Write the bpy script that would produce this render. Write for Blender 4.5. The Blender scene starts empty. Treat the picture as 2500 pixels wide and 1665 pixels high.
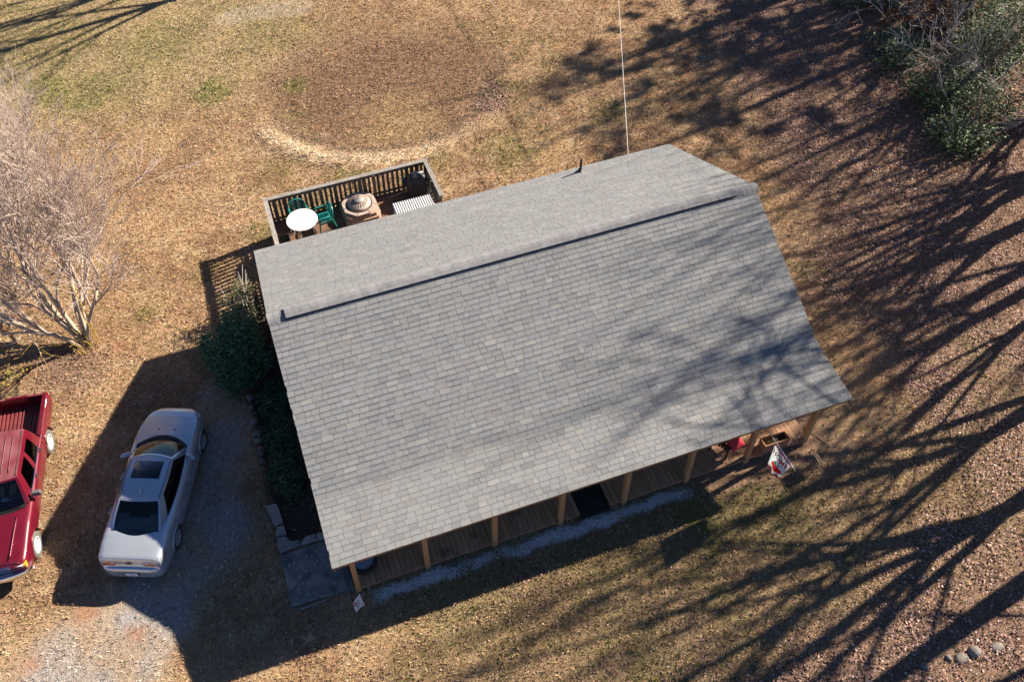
import bpy, bmesh, math, random
import numpy as np
from mathutils import Vector, Matrix
rnd = random.Random(11)
C = bpy.context.scene.collection
SC = bpy.context.scene
PI = math.pi

# ------------------------------------------------------------------ camera, light, exposure
cam_d = bpy.data.cameras.new('camera'); cam = bpy.data.objects.new('camera', cam_d); C.objects.link(cam)
CAM = Vector((2.79873, -15.48399, 23.02229))
cam.matrix_world = Matrix(((0.94878, 0.25492, -0.18665, CAM.x), (-0.31398, 0.695, -0.64683, CAM.y), (-0.03516, 0.6723, 0.73944, CAM.z), (0, 0, 0, 1)))
cam_d.sensor_width = 36; cam_d.lens = 32.7916; cam_d.shift_x = 0.05065; cam_d.shift_y = -0.08598
cam_d.clip_start = 0.5; cam_d.clip_end = 2000
SC.camera = cam
SUN_AZ, SUN_EL = math.radians(10.5), math.radians(32.8)
SUND = Vector((math.cos(SUN_EL) * math.cos(SUN_AZ), math.cos(SUN_EL) * math.sin(SUN_AZ), math.sin(SUN_EL)))
W = bpy.data.worlds.new('World'); SC.world = W; W.use_nodes = True
wn = W.node_tree.nodes; wl = W.node_tree.links
sky = wn.new('ShaderNodeTexSky'); sky.sky_type = 'NISHITA'; sky.sun_disc = False
sky.ozone_density = 6.0; sky.dust_density = .1; sky.air_density = .65; sky.sun_elevation = SUN_EL; sky.sun_rotation = PI / 2 - SUN_AZ
wl.new(sky.outputs[0], wn['Background'].inputs[0]); wn['Background'].inputs[1].default_value = 0.05
sun_d = bpy.data.lights.new('sun', 'SUN'); sun_d.energy = 5.0; sun_d.angle = math.radians(0.7); sun_d.color = (1.0, 0.88, 0.715)
sun = bpy.data.objects.new('sun', sun_d); C.objects.link(sun)
sun.rotation_euler = SUND.to_track_quat('Z', 'Y').to_euler(); sun.location = (40, 8, 30)
SC.view_settings.view_transform = 'Standard'; SC.view_settings.look = 'None'
SC.view_settings.exposure = 1.45; SC.view_settings.gamma = 1.0; SC.view_settings.use_curve_mapping = False

# ------------------------------------------------------------------ materials
def mat(name, base=(.5, .5, .5), rough=.6, metal=0., col2=None, scale=6., detail=4., bump=0., bscale=60., attr=None, objrand=0.,
        coat=0., stretch=(1, 1, 1), ramp=(.35, .65), spec=.5, spots=None, coord='Object', emit=None):
    m = bpy.data.materials.new(name); m.use_nodes = True
    nt = m.node_tree; N = nt.nodes; L = nt.links; bs = N['Principled BSDF']
    bs.inputs['Roughness'].default_value = rough; bs.inputs['Metallic'].default_value = metal
    bs.inputs['Specular IOR Level'].default_value = spec; bs.inputs['Coat Weight'].default_value = coat; bs.inputs['Coat Roughness'].default_value = .05
    tc = N.new('ShaderNodeTexCoord'); mp = N.new('ShaderNodeMapping'); mp.inputs['Scale'].default_value = stretch
    L.new(tc.outputs[coord], mp.inputs[0])
    col = None
    def rgb(c):
        n = N.new('ShaderNodeRGB'); n.outputs[0].default_value = (*c, 1); return n.outputs[0]
    def mix(a, b, f, mode='MIX'):
        n = N.new('ShaderNodeMix'); n.data_type = 'RGBA'; n.blend_type = mode
        if isinstance(f, float): n.inputs[0].default_value = f
        else: L.new(f, n.inputs[0])
        L.new(a, n.inputs[6]); L.new(b, n.inputs[7]); return n.outputs[2]
    col = rgb(base)
    if col2 is not None:
        nz = N.new('ShaderNodeTexNoise'); nz.inputs['Scale'].default_value = scale; nz.inputs['Detail'].default_value = detail
        L.new(mp.outputs[0], nz.inputs[0])
        mr = N.new('ShaderNodeMapRange'); mr.inputs[1].default_value = ramp[0]; mr.inputs[2].default_value = ramp[1]
        L.new(nz.outputs[0], mr.inputs[0]); col = mix(col, rgb(col2), mr.outputs[0])
    if spots is not None:      # (colour, scale, low, high)
        nz = N.new('ShaderNodeTexNoise'); nz.inputs['Scale'].default_value = spots[1]; nz.inputs['Detail'].default_value = 6
        L.new(tc.outputs[coord], nz.inputs[0])
        mr = N.new('ShaderNodeMapRange'); mr.inputs[1].default_value = spots[2]; mr.inputs[2].default_value = spots[3]
        L.new(nz.outputs[0], mr.inputs[0]); col = mix(col, rgb(spots[0]), mr.outputs[0])
    if attr:
        at = N.new('ShaderNodeAttribute'); at.attribute_name = attr; col = mix(col, at.outputs[0], 1.0, 'MULTIPLY')
    if objrand:
        oi = N.new('ShaderNodeObjectInfo'); mr = N.new('ShaderNodeMapRange')
        mr.inputs[3].default_value = 1 - objrand; mr.inputs[4].default_value = 1 + objrand
        L.new(oi.outputs['Random'], mr.inputs[0]); cx = N.new('ShaderNodeCombineXYZ')
        for i in range(3): L.new(mr.outputs[0], cx.inputs[i])
        col = mix(col, cx.outputs[0], 1.0, 'MULTIPLY')
    L.new(col, bs.inputs['Base Color'])
    if bump:
        nz = N.new('ShaderNodeTexNoise'); nz.inputs['Scale'].default_value = bscale; nz.inputs['Detail'].default_value = 3
        L.new(mp.outputs[0], nz.inputs[0]); b = N.new('ShaderNodeBump'); b.inputs['Strength'].default_value = bump; b.inputs['Distance'].default_value = .02
        L.new(nz.outputs[0], b.inputs['Height']); L.new(b.outputs[0], bs.inputs['Normal'])
    return m

def glass(name, tint, gloss=1.45):
    m = bpy.data.materials.new(name); m.use_nodes = True; nt = m.node_tree; N = nt.nodes; L = nt.links
    N.remove(N['Principled BSDF']); out = N['Material Output']
    t = N.new('ShaderNodeBsdfTransparent'); t.inputs[0].default_value = (*tint, 1)
    gl = N.new('ShaderNodeBsdfGlossy'); gl.inputs['Roughness'].default_value = .02; gl.inputs['Color'].default_value = (.95, .97, 1, 1)
    fr = N.new('ShaderNodeFresnel'); fr.inputs[0].default_value = gloss
    mx = N.new('ShaderNodeMixShader'); L.new(fr.outputs[0], mx.inputs[0]); L.new(t.outputs[0], mx.inputs[1]); L.new(gl.outputs[0], mx.inputs[2])
    L.new(mx.outputs[0], out.inputs[0]); return m

def pigment(name, rough=.75, backlight=0.):
    """colour straight from the face attribute 'tint'"""
    m = bpy.data.materials.new(name); m.use_nodes = True; nt = m.node_tree; N = nt.nodes; L = nt.links; bs = N['Principled BSDF']
    at = N.new('ShaderNodeAttribute'); at.attribute_name = 'tint'
    L.new(at.outputs[0], bs.inputs['Base Color']); bs.inputs['Roughness'].default_value = rough
    bs.inputs['Specular IOR Level'].default_value = .3
    if backlight:
        tr = N.new('ShaderNodeBsdfTranslucent'); L.new(at.outputs[0], tr.inputs[0]); mx = N.new('ShaderNodeMixShader'); mx.inputs[0].default_value = backlight
        L.new(bs.outputs[0], mx.inputs[1]); L.new(tr.outputs[0], mx.inputs[2]); L.new(mx.outputs[0], N['Material Output'].inputs[0])
    return m

M = {}
M['shingle'] = mat('shingle', (.230, .237, .247), .93, col2=(.186, .192, .20), scale=90, detail=3, ramp=(.3, .7), attr='tint', bump=.35, bscale=260, spec=.2, spots=((.21, .215, .225), .55, .56, .8))
M['cap'] = mat('cap', (.25, .252, .262), .93, col2=(.195, .196, .206), scale=8, detail=5, objrand=.08, bump=.3, bscale=240, spec=.2)
M['felt'] = mat('felt', (.035, .035, .035), .95)
M['cedar'] = mat('cedar', (.50, .28, .15), .7, col2=(.35, .19, .105), scale=3, stretch=(14, 1.2, 14), detail=6, objrand=.13, bump=.25, bscale=20, spots=((.05, .04, .033), 1.7, .60, .74))
M['post'] = mat('post', (.50, .27, .12), .65, col2=(.38, .19, .08), scale=4, stretch=(12, 12, 1), detail=6, objrand=.06, bump=.2, bscale=30)
M['fascia'] = mat('fascia', (.33, .17, .085), .65, col2=(.26, .13, .065), scale=4, stretch=(1, 8, 8))
M['greywood'] = mat('greywood', (.36, .335, .31), .9, col2=(.17, .155, .14), scale=3, stretch=(2, 14, 14), detail=7, bump=.5, bscale=30, objrand=.12)
M['greywoody'] = mat('greywoody', (.36, .335, .31), .9, col2=(.17, .155, .14), scale=3, stretch=(14, 2, 14), detail=7, bump=.5, bscale=30, objrand=.12)
M['baluster'] = mat('baluster', (.15, .13, .115), .9, col2=(.08, .07, .065), scale=3, stretch=(14, 14, 2), detail=7, objrand=.25, bump=.4, bscale=30)
M['deckboard'] = mat('deckboard', (.23, .125, .075), .8, col2=(.10, .06, .042), scale=3, stretch=(1.2, 12, 12), detail=7, objrand=.2, bump=.4, bscale=30)
M['siding'] = mat('siding', (.42, .37, .29), .7, col2=(.38, .335, .265), scale=3)
M['wall'] = mat('wall', (.30, .22, .15), .8, col2=(.24, .17, .11), scale=4, stretch=(3, 3, 12))
M['blackrubber'] = mat('blackrubber', (.012, .012, .013), .85, col2=(.022, .021, .02), scale=20, bump=.4, bscale=120)
M['blackmetal'] = mat('blackmetal', (.018, .018, .02), .45)
M['darkwood'] = mat('darkwood', (.075, .04, .025), .6, col2=(.045, .025, .017), scale=6, stretch=(3, 3, 12))
M['pipe'] = mat('pipe', (.05, .05, .055), .6, col2=(.08, .08, .085), scale=14)
M['white'] = mat('white', (.74, .76, .78), .45, col2=(.66, .675, .69), scale=5)
M['whitepaint'] = mat('whitepaint', (.78, .79, .80), .5, col2=(.66, .67, .69), scale=8, ramp=(.5, .8))
M['teal'] = mat('teal', (.010, .165, .150), .38, col2=(.014, .20, .18), scale=4)
M['stone_fp'] = mat('stone_fp', (.40, .27, .205), .85, col2=(.29, .19, .145), scale=7, detail=7, bump=.6, bscale=30, spots=((.46, .25, .15), 3.5, .55, .7))
M['lid'] = mat('lid', (.42, .335, .29), .6, col2=(.34, .27, .235), scale=5)
M['lidhub'] = mat('lidhub', (.30, .275, .25), .5, metal=.3)
M['cover'] = mat('cover', (.017, .019, .023), .42, col2=(.028, .030, .034), scale=5, bump=.5, bscale=12)
M['soil'] = mat('soil', (.07, .045, .03), .95, col2=(.16, .12, .07), scale=25, bump=.8, bscale=60)
M['terracotta'] = mat('terracotta', (.36, .17, .09), .75, col2=(.28, .13, .07), scale=6, stretch=(1, 8, 8))
M['pillow'] = mat('pillow', (.62, .045, .06), .85, col2=(.52, .03, .045), scale=5, bump=.2, bscale=200)
M['tubwater'] = mat('tubwater', (.22, .30, .34), .3, col2=(.18, .25, .29), scale=3)
M['concrete'] = mat('concrete', (.27, .265, .25), .9, col2=(.10, .11, .10), scale=2.6, detail=8, bump=.6, bscale=40, spots=((.30, .27, .25), 9, .62, .70))
M['slab'] = mat('slab', (.36, .31, .275), .88, col2=(.24, .22, .20), scale=5, detail=8, bump=.6, bscale=30, objrand=.15)
M['rock'] = mat('rock', (.23, .20, .18), .9, col2=(.12, .105, .095), scale=7, detail=8, bump=.7, bscale=25, objrand=.25)
M['barktan'] = mat('barktan', (.47, .39, .30), .85, col2=(.33, .26, .19), scale=9, stretch=(1, 1, .3), detail=5)
M['twigtan'] = mat('twigtan', (.50, .40, .345), .85, col2=(.36, .28, .235), scale=5)
M['barkgrey'] = mat('barkgrey', (.30, .265, .23), .9, col2=(.18, .15, .13), scale=9, stretch=(1, 1, .3), detail=6)
M['twiggrey'] = mat('twiggrey', (.60, .55, .50), .85, col2=(.42, .37, .33), scale=5)
M['twigyellow'] = mat('twigyellow', (.52, .36, .06), .7, col2=(.40, .26, .05), scale=6)
M['leafpig'] = pigment('leafpig', .55, .25)
M['litter'] = pigment('litter', .8)
M['grasspig'] = pigment('grasspig', .8, .2)
M['gravelpig'] = pigment('gravelpig', .9)
M['clothpig'] = pigment('clothpig', .85, .48)
M['sheet'] = mat('sheet', (.60, .60, .60), .5, col2=(.53, .53, .535), scale=4)
# cars
M['silver'] = mat('silver', (.49, .54, .61), .25, metal=.55, col2=(.465, .515, .58), scale=3, coat=1., spots=((.52, .555, .61), 2.5, .55, .8))
M['redpaint'] = mat('redpaint', (.145, .006, .019), .28, metal=.2, col2=(.12, .005, .015), scale=2, coat=.8, spots=((.17, .03, .04), 1.6, .52, .85))
M['redfade'] = mat('redfade', (.21, .075, .085), .5, col2=(.16, .03, .04), scale=2.5, coat=.2, detail=6)
M['cglass'] = glass('cglass', (.66, .74, .74), 1.5)
M['cglassdark'] = glass('cglassdark', (.035, .04, .045), 1.45)
M['tyre'] = mat('tyre', (.025, .025, .026), .8, col2=(.05, .047, .044), scale=8)
M['tyredust'] = mat('tyredust', (.12, .115, .105), .85, col2=(.09, .085, .08), scale=8)
M['alloy'] = mat('alloy', (.60, .62, .65), .3, metal=.7)
M['whiterim'] = mat('whiterim', (.76, .75, .73), .4, col2=(.68, .66, .63), scale=10)
M['chrome'] = mat('chrome', (.78, .80, .83), .06, metal=1.)
M['trim'] = mat('trim', (.016, .016, .017), .45)
M['plasticgrey'] = mat('plasticgrey', (.11, .11, .115), .6)
M['interior'] = mat('interior', (.11, .105, .095), .8, col2=(.09, .085, .08), scale=8)
M['shelf'] = mat('shelf', (.36, .37, .34), .8, col2=(.30, .31, .29), scale=6)
M['redlens'] = mat('redlens', (.36, .008, .01), .15, coat=1.)
M['clearlens'] = mat('clearlens', (.72, .70, .69), .12, coat=1.)
M['amber'] = mat('amber', (.85, .34, .03), .2, coat=1.)
M['gold'] = mat('gold', (.60, .44, .16), .25, metal=.9)
M['plate'] = mat('plate', (.68, .70, .78), .5)
M['platetext'] = mat('platetext', (.20, .22, .34), .5)
M['redfig'] = mat('redfig', (.60, .02, .035), .8)
M['letter_red'] = mat('letter_red', (.55, .012, .02), .8)
M['letter_grey'] = mat('letter_grey', (.20, .26, .25), .8)
M['wire'] = mat('wire', (.72, .72, .72), .5)
M['bedliner'] = mat('bedliner', (.20, .045, .045), .6, col2=(.13, .03, .032), scale=6)

# ------------------------------------------------------------------ helpers
class MB:
    def __init__(s): s.v = []; s.f = []; s.t = []
    def add(s, vs, fs, tint=None):
        o = len(s.v); s.v += [tuple(p) for p in vs]; s.f += [tuple(i + o for i in f) for f in fs]; s.t += [tint] * len(fs); return s
    def box(s, c, size, rz=0., tint=None, M4=None):
        x, y, z = [a / 2 for a in size]
        vs = [Vector((i * x, j * y, k * z)) for i in (-1, 1) for j in (-1, 1) for k in (-1, 1)]
        R = Matrix.Rotation(rz, 3, 'Z') if M4 is None else M4
        return s.add([R @ v + Vector(c) for v in vs], [(0, 1, 3, 2), (4, 6, 7, 5), (0, 4, 5, 1), (2, 3, 7, 6), (0, 2, 6, 4), (1, 5, 7, 3)], tint)
    def beam(s, a, b, w, h, up=(0, 0, 1)):
        a = Vector(a); b = Vector(b); d = (b - a); l = d.length; d.normalize()
        u = Vector(up); sd = d.cross(u)
        if sd.length < 1e-4: sd = d.cross(Vector((1, 0, 0)))
        sd.normalize(); u = sd.cross(d)
        R = Matrix((d, sd, u)).transposed(); return s.box((a + b) / 2, (l, w, h), M4=R)
    def tube(s, pts, rad, n=6, cap=True, tint=None):
        pts = [Vector(p) for p in pts]; k = len(pts)
        if not hasattr(rad, '__len__'): rad = [rad] * k
        o = len(s.v); ref = None
        for i, p in enumerate(pts):
            d = (pts[min(i + 1, k - 1)] - pts[max(i - 1, 0)])
            if d.length < 1e-9: d = Vector((0, 0, 1))
            d.normalize()
            if ref is None: ref = d.orthogonal()
            ref = ref - d * ref.dot(d)
            if ref.length < 1e-6: ref = d.orthogonal()
            ref.normalize(); b = d.cross(ref)
            for j in range(n):
                a = 2 * PI * j / n; q = p + (ref * math.cos(a) + b * math.sin(a)) * rad[i]; s.v.append((q.x, q.y, q.z))
        nf = 0
        for i in range(k - 1):
            for j in range(n):
                j2 = (j + 1) % n; s.f.append((o + i * n + j, o + i * n + j2, o + (i + 1) * n + j2, o + (i + 1) * n + j)); nf += 1
        if cap:
            s.f.append(tuple(o + j for j in range(n))[::-1]); s.f.append(tuple(o + (k - 1) * n + j for j in range(n))); nf += 2
        s.t += [tint] * nf; return s
    def lathe(s, prof, n=24, c=(0, 0, 0), R=None, tint=None, closed=False):
        vs = []; fs = []; k = len(prof)
        for j in range(n):
            a = 2 * PI * j / n
            for r, z in prof:
                p = Vector((r * math.cos(a), r * math.sin(a), z))
                if R is not None: p = R @ p
                vs.append(p + Vector(c))
        for j in range(n):
            j2 = (j + 1) % n
            for i in range(k - 1): fs.append((j * k + i, j2 * k + i, j2 * k + i + 1, j * k + i + 1))
        if closed:
            fs.append(tuple(j * k for j in range(n))[::-1]); fs.append(tuple(j * k + k - 1 for j in range(n)))
        return s.add(vs, fs, tint)
    def prism(s, poly, z0, z1, tint=None):
        n = len(poly); vs = [(x, y, z0) for x, y in poly] + [(x, y, z1) for x, y in poly]
        fs = [tuple(range(n))[::-1], tuple(range(n, 2 * n))] + [(i, (i + 1) % n, n + (i + 1) % n, n + i) for i in range(n)]
        return s.add(vs, fs, tint)
    def grid(s, P, tint=None, skip=None, flip=False):
        nu = len(P); nv = len(P[0]); fs = []
        for i in range(nu - 1):
            for j in range(nv - 1):
                if skip and skip(i, j): continue
                f = (i * nv + j, (i + 1) * nv + j, (i + 1) * nv + j + 1, i * nv + j + 1); fs.append(f[::-1] if flip else f)
        return s.add([p for r in P for p in r], fs, tint)
    def mesh(s, name, smooth=False, angle=None):
        me = bpy.data.meshes.new(name); me.from_pydata(s.v, [], s.f)
        if any(t is not None for t in s.t):
            a = me.attributes.new('tint', 'FLOAT_COLOR', 'FACE')
            a.data.foreach_set('color', np.array([(*t, 1.) if t is not None else (1, 1, 1, 1.) for t in s.t], np.float32).ravel())
        if smooth:
            me.polygons.foreach_set('use_smooth', [True] * len(me.polygons))
            if angle: me.set_sharp_from_angle(angle=math.radians(angle))
        me.update(); return me
    def build(s, name, m, parent=None, smooth=False, angle=None, loc=None):
        return link(name, s.mesh(name, smooth, angle), m, parent, loc)

def link(name, me, m, parent=None, loc=None):
    o = bpy.data.objects.new(name, me); C.objects.link(o)
    if m is not None: me.materials.append(m)
    if parent is not None: o.parent = parent
    if loc is not None: o.location = loc
    return o
def tag(o, label=None, cat=None, group=None, kind=None):
    if label: o['label'] = label
    if cat: o['category'] = cat
    if group: o['group'] = group
    if kind: o['kind'] = kind
    return o
def thing(name, loc, label, cat, group=None, rz=0.):
    o = bpy.data.objects.new(name, None); C.objects.link(o); o.location = loc; o.rotation_euler = (0, 0, rz); o.empty_display_size = .2
    return tag(o, label, cat, group)
def copy_tree(o, parent=None):
    c = o.copy(); C.objects.link(c)
    if parent is not None: c.parent = parent
    for ch in list(o.children): copy_tree(ch, c)
    return c
def raw_mesh(name, V, F, col, m, parent=None, smooth=False):
    """big mesh from numpy: V (n,3), F (k,3 or 4), col (k,3)"""
    me = bpy.data.meshes.new(name); k, w = F.shape
    me.vertices.add(len(V)); me.vertices.foreach_set('co', V.astype(np.float32).ravel())
    me.loops.add(k * w); me.loops.foreach_set('vertex_index', F.astype(np.int32).ravel())
    me.polygons.add(k); me.polygons.foreach_set('loop_start', np.arange(0, k * w, w, dtype=np.int32))
    if smooth: me.polygons.foreach_set('use_smooth', [True] * k)
    me.update(calc_edges=True)
    if col is not None:
        a = me.attributes.new('tint', 'FLOAT_COLOR', 'FACE'); a.data.foreach_set('color', np.c_[col, np.ones(k)].astype(np.float32).ravel())
    return link(name, me, m, parent)
def text_mesh(body, size, bold=0.):
    cu = bpy.data.curves.new('lettering', 'FONT'); cu.body = body; cu.size = size; cu.align_x = 'CENTER'; cu.offset = bold; cu.resolution_u = 2
    o = bpy.data.objects.new('lettering_tmp', cu); C.objects.link(o)
    dg = bpy.context.evaluated_depsgraph_get(); me = bpy.data.meshes.new_from_object(o.evaluated_get(dg)); C.objects.unlink(o); bpy.data.objects.remove(o)
    return me

class VN:
    def __init__(s, seed, n=257):
        s.n = n; s.g = np.random.RandomState(seed).rand(n, n)
    def one(s, x, y):
        xi = np.floor(x).astype(int); yi = np.floor(y).astype(int); fx = x - xi; fy = y - yi
        fx = fx * fx * (3 - 2 * fx); fy = fy * fy * (3 - 2 * fy); n = s.n
        a = s.g[xi % n, yi % n]; b = s.g[(xi + 1) % n, yi % n]; c = s.g[xi % n, (yi + 1) % n]; d = s.g[(xi + 1) % n, (yi + 1) % n]
        return (a * (1 - fx) + b * fx) * (1 - fy) + (c * (1 - fx) + d * fx) * fy
    def __call__(s, x, y, f=1., o=4):
        x = np.asarray(x, float); y = np.asarray(y, float); r = 0; w = .5; t = 0
        for i in range(o): r = r + w * s.one(x * f + 17.3 * i, y * f - 9.1 * i); t += w; f *= 2.03; w *= .5
        return r / t
nA, nB, nC, nD, nE = [VN(i) for i in (3, 5, 7, 9, 13)]
def sm(a, b, x): t = np.clip((x - a) / (b - a), 0, 1); return t * t * (3 - 2 * t)
def blob(x, y, cx, cy, r, soft=.6, nz=None):
    d = np.hypot(x - cx, y - cy) / r
    if nz is not None: d = d + (nz - .5) * 1.0
    return 1 - sm(1 - soft, 1 + soft, d)
def capsule(x, y, a, b):
    ax, ay = a; bx, by = b; dx, dy = bx - ax, by - ay; t = np.clip(((x - ax) * dx + (y - ay) * dy) / (dx * dx + dy * dy), 0, 1)
    return np.hypot(x - ax - t * dx, y - ay - t * dy)

# ------------------------------------------------------------------ ground
def fields(x, y):
    """soft masks of the yard, as functions of the place"""
    n1 = nA(x, y, .22, 4); n2 = nB(x, y, .9, 4); n3 = nC(x, y, 2.6, 3)
    F = {}
    r = np.hypot(x - 8.6, y - 15.4); ang = np.degrees(np.arctan2(y - 15.4, x - 8.6)) % 360
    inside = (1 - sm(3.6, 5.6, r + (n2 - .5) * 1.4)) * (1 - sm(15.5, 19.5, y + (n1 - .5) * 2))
    arc = sm(188, 215, ang) * (1 - .75 * sm(265, 290, ang)) * (1 - sm(300, 335, ang)) * sm(.2, .45, n2 + .1)
    ring = np.exp(-((r - 5.45 + (n2 - .5) * .5) / .36) ** 2) * arc
    edge_dark = np.exp(-((r - 4.95 + (n2 - .5) * .6) / .30) ** 2) * sm(195, 215, ang) * (1 - sm(345, 360, ang)) + np.exp(-((r - 5.9 + (n2 - .5) * .6) / .22) ** 2) * sm(195, 210, ang) * (1 - sm(238, 250, ang))
    F['inside'] = inside; F['straw'] = np.clip(ring * 1.25, 0, 1); F['edge'] = np.clip(edge_dark * (.35 + n3), 0, 1)
    F['tanpatch'] = blob(x, y, 8.6, 12.0, 1.5, .5, n2)
    g = np.zeros_like(x)
    for cx, cy, rr, s in ((2.0, 16.4, .75, 1.), (-2.2, 18.4, .9, .7), (-4.4, 19, 1.1, .8), (-3, 17.6, 1., .6), (5.2, 15.6, .5, .8), (4.9, 13.8, .55, .7), (6, 9.6, .5, .8), (11.9, 8.9, 1., .6),
                          (2.5, 7.9, .6, .6), (.4, 6.8, .5, .4), (8.1, 8.6, .6, .5), (16.3, -5.2, .5, .7), (11.7, -6.5, .9, .7), (13.2, -6.9, 1.1, .5), (16.2, 4.9, .5, .5), (-4.5, 22, 2.5, .35), (5, 20, 1.2, .3), (9.2, 9.4, .6, .5), (16.3,9.6,.7,.5), (-1.6, 5.6, .35,.5), (.2, 20.5, 1.5, .5), (9, -6.3, 1.6, .3), (5, -6.4, 1.6, .3)):
        g = np.maximum(g, s * blob(x, y, cx, cy, rr, .6, n3))
    g = np.maximum(g, .42 * sm(.54, .74, n1) * sm(.42, .66, n2))
    g = np.maximum(g, sm(14.5, 19, y) * (1 - sm(3, 9, x)) * (.36 * sm(.5, .74, n2) + .05))
    g *= 1 - .7 * inside * (1 - blob(x, y, 5.2, 15.6, .7))
    F['green'] = np.clip(g, 0, 1) * (1 - F['straw'])
    lf = sm(15.5, 23, x + (n1 - .5) * 5 - .25 * (y - 2)) * 1.0
    lf = np.maximum(lf, sm(-7.5, -10.8, y + (n1 - .5) * 2 - .12 * (x - 10)) * .8)
    lf = np.maximum(lf, .5 * np.clip(F['edge'], 0, 1)); lf = np.maximum(lf, .95 * blob(x, y, 12.3, 12.2, 1.3, .6, n2) * (1 - blob(x, y, 10.2, 13.2, 1.6)))
    lf = np.maximum(lf, .30 + .3 * (n2 - .5) + 0 * x); lf = np.maximum(lf, .65 * blob(x, y, -4.2, 4.4, 1.6, .6, n2))
    F['leaf'] = np.clip(lf, 0, 1)
    dv = capsule(x, y, (.1, 1.5), (-.4, -2.2)); d2 = capsule(x, y, (-.6, -2.2), (-3.6, -5.2)); d3 = capsule(x, y, (-3.2, -4.4), (-6.5, -6.5)); d4 = capsule(x, y, (-1.2, -2.6), (-1.4, 0.4))
    gv = np.maximum.reduce([1 - sm(.45, .95, dv + (n2 - .5) * .9), 1 - sm(.6, 1.8, d2 + (n2 - .5) * 1.2), 1 - sm(.6, 2.0, d3 + (n2 - .5) * 1.1), .6 * (1 - sm(.4, 1., d4 + (n2 - .5)))])
    gv = np.maximum(gv, .5 * (1 - sm(.3, 1., capsule(x, y, (3.5, 21.5), (6.5, 21)) + (n2 - .5))))
    F['drive'] = np.clip(gv, 0, 1) * (.55 + .6 * (n2 - .25))
    st = 1 - sm(.04, .22, np.abs(y + 5.66 + (n3 - .5) * .25 + .004 * (x - 7)))
    st = st * sm(2.7, 3.4, x) * (1 - sm(11.2, 11.9, x)) * sm(.24, .52, n2 + .12)
    F['strip'] = np.clip(st, 0, 1)
    red = np.zeros_like(x)
    for cx, cy, rr in ((-2.57, 4.56, .22), (-4.0, -3.75, .3), (16.0, 8.83, .16), (-5.4, -4.5, .25), (15.7, -5.1, .2), (-2.9, -4.6, .25), (3.1, 9.7, .25), (15.4, 7.4, .2)):
        red = np.maximum(red, blob(x, y, cx, cy, rr, .7, n3))
    F['red'] = red
    F['dirt'] = np.maximum(blob(x, y, 15.6, -5.2, 1.2, .5, n3), (1 - sm(.25, .5, np.abs(y + 5.75 + (n3 - .5) * .4))) * sm(11.6, 12.2, x) * (1 - sm(16.3, 17, x)))
    F['bed'] = (1 - sm(.85, 1.1, np.abs(x - 1.9))) * sm(-3.75, -3.55, y) * (1 - sm(5.0, 5.4, y))
    tk = 1 - sm(.05, .22, np.abs(x - 12.45 - .35 * np.sin((y - 9) * .22) + (n3 - .5) * .12)); F['track'] = tk * sm(7, 8, y) * .55
    F['n1'], F['n2'], F['n3'] = n1, n2, n3
    return F
def ground_col(x, y, F):
    n1, n2, n3 = F['n1'], F['n2'], F['n3']
    def c(*a): return np.array(a)[None, :]
    def mx(a, b, t): return a + (b - a) * t[:, None]
    col = mx(np.repeat(c(.475, .305, .165), len(x), 0), c(.37, .225, .12), sm(.35, .65, n2))
    col = mx(col, c(.52, .37, .215), sm(.5, .75, n3) * .6)
    col = mx(col, c(.42, .34, .17), sm(13, 19, y) * (1 - sm(4, 10, x)) * .6)
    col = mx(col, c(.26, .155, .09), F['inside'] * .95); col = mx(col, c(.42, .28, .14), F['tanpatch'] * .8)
    col = mx(col, c(.25, .155, .115), sm(.4, .8, F['leaf']) * .75)
    col = mx(col, c(.30, .205, .11), sm(-4.5, -6.5, y) * (1 - sm(-9, -11, y)) * sm(1, 6, x) * .8)
    col = mx(col, c(.105, .085, .06), F['edge'] * .6)
    col = mx(col, c(.80, .58, .37), F['straw']); col = mx(col, c(.20, .20, .055), F['green'] * .65)
    col = mx(col, c(.15, .095, .05), F['track'])
    col = mx(col, c(.47, .385, .30), np.clip(F['drive'], 0, 1) * .8); col = mx(col, c(.37, .375, .385), np.clip(F['drive'] - .2, 0, 1) * sm(.36, .56, nE(x, y, .8, 3))); col = mx(col, c(.55, .55, .55), F['strip'] * .85)
    col = mx(col, c(.40, .25, .155), F['dirt'] * .85); col = mx(col, c(.44, .21, .11), F['red'] * .6); col = mx(col, c(.05, .045, .035), F['bed'] * .9)
    return col * np.array([.965, 1.0, 1.07])[None, :]
def ground_h(x, y, F=None):
    h = .05 * (nD(x, y, .35, 3) - .5) + .03 * (nE(x, y, 2.2, 3) - .5)
    r = np.hypot(x - 8.6, y - 15.4); an = np.degrees(np.arctan2(y - 15.4, x - 8.6)) % 360; h = h + .07 * np.exp(-((r - 5.45) / .35) ** 2) * sm(188, 215, an) * (1 - sm(300, 335, an)) - .04 * (1 - sm(3.6, 5.2, r))
    flat = (1 - sm(0, .5, np.maximum(np.maximum(2.4 - x, x - 15.6), np.maximum(-5.5 - y, y - 8.2))))
    flat2 = 1 - sm(.0, .4, np.maximum(np.maximum(.7 - x, x - 2.6), np.maximum(-5.4 - y, y + 2.1)))
    return h * (1 - np.maximum(flat, flat2)) - .012
gx = np.arange(-13, 44.01, .13); gy = np.arange(-20, 34.01, .13)
X, Y = np.meshgrid(gx, gy, indexing='ij'); xf = X.ravel(); yf = Y.ravel()
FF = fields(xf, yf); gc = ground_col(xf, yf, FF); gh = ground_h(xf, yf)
nx, ny = len(gx), len(gy); idx = np.arange(nx * ny).reshape(nx, ny)
fq = np.stack([idx[:-1, :-1], idx[1:, :-1], idx[1:, 1:], idx[:-1, 1:]], -1).reshape(-1, 4)
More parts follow.
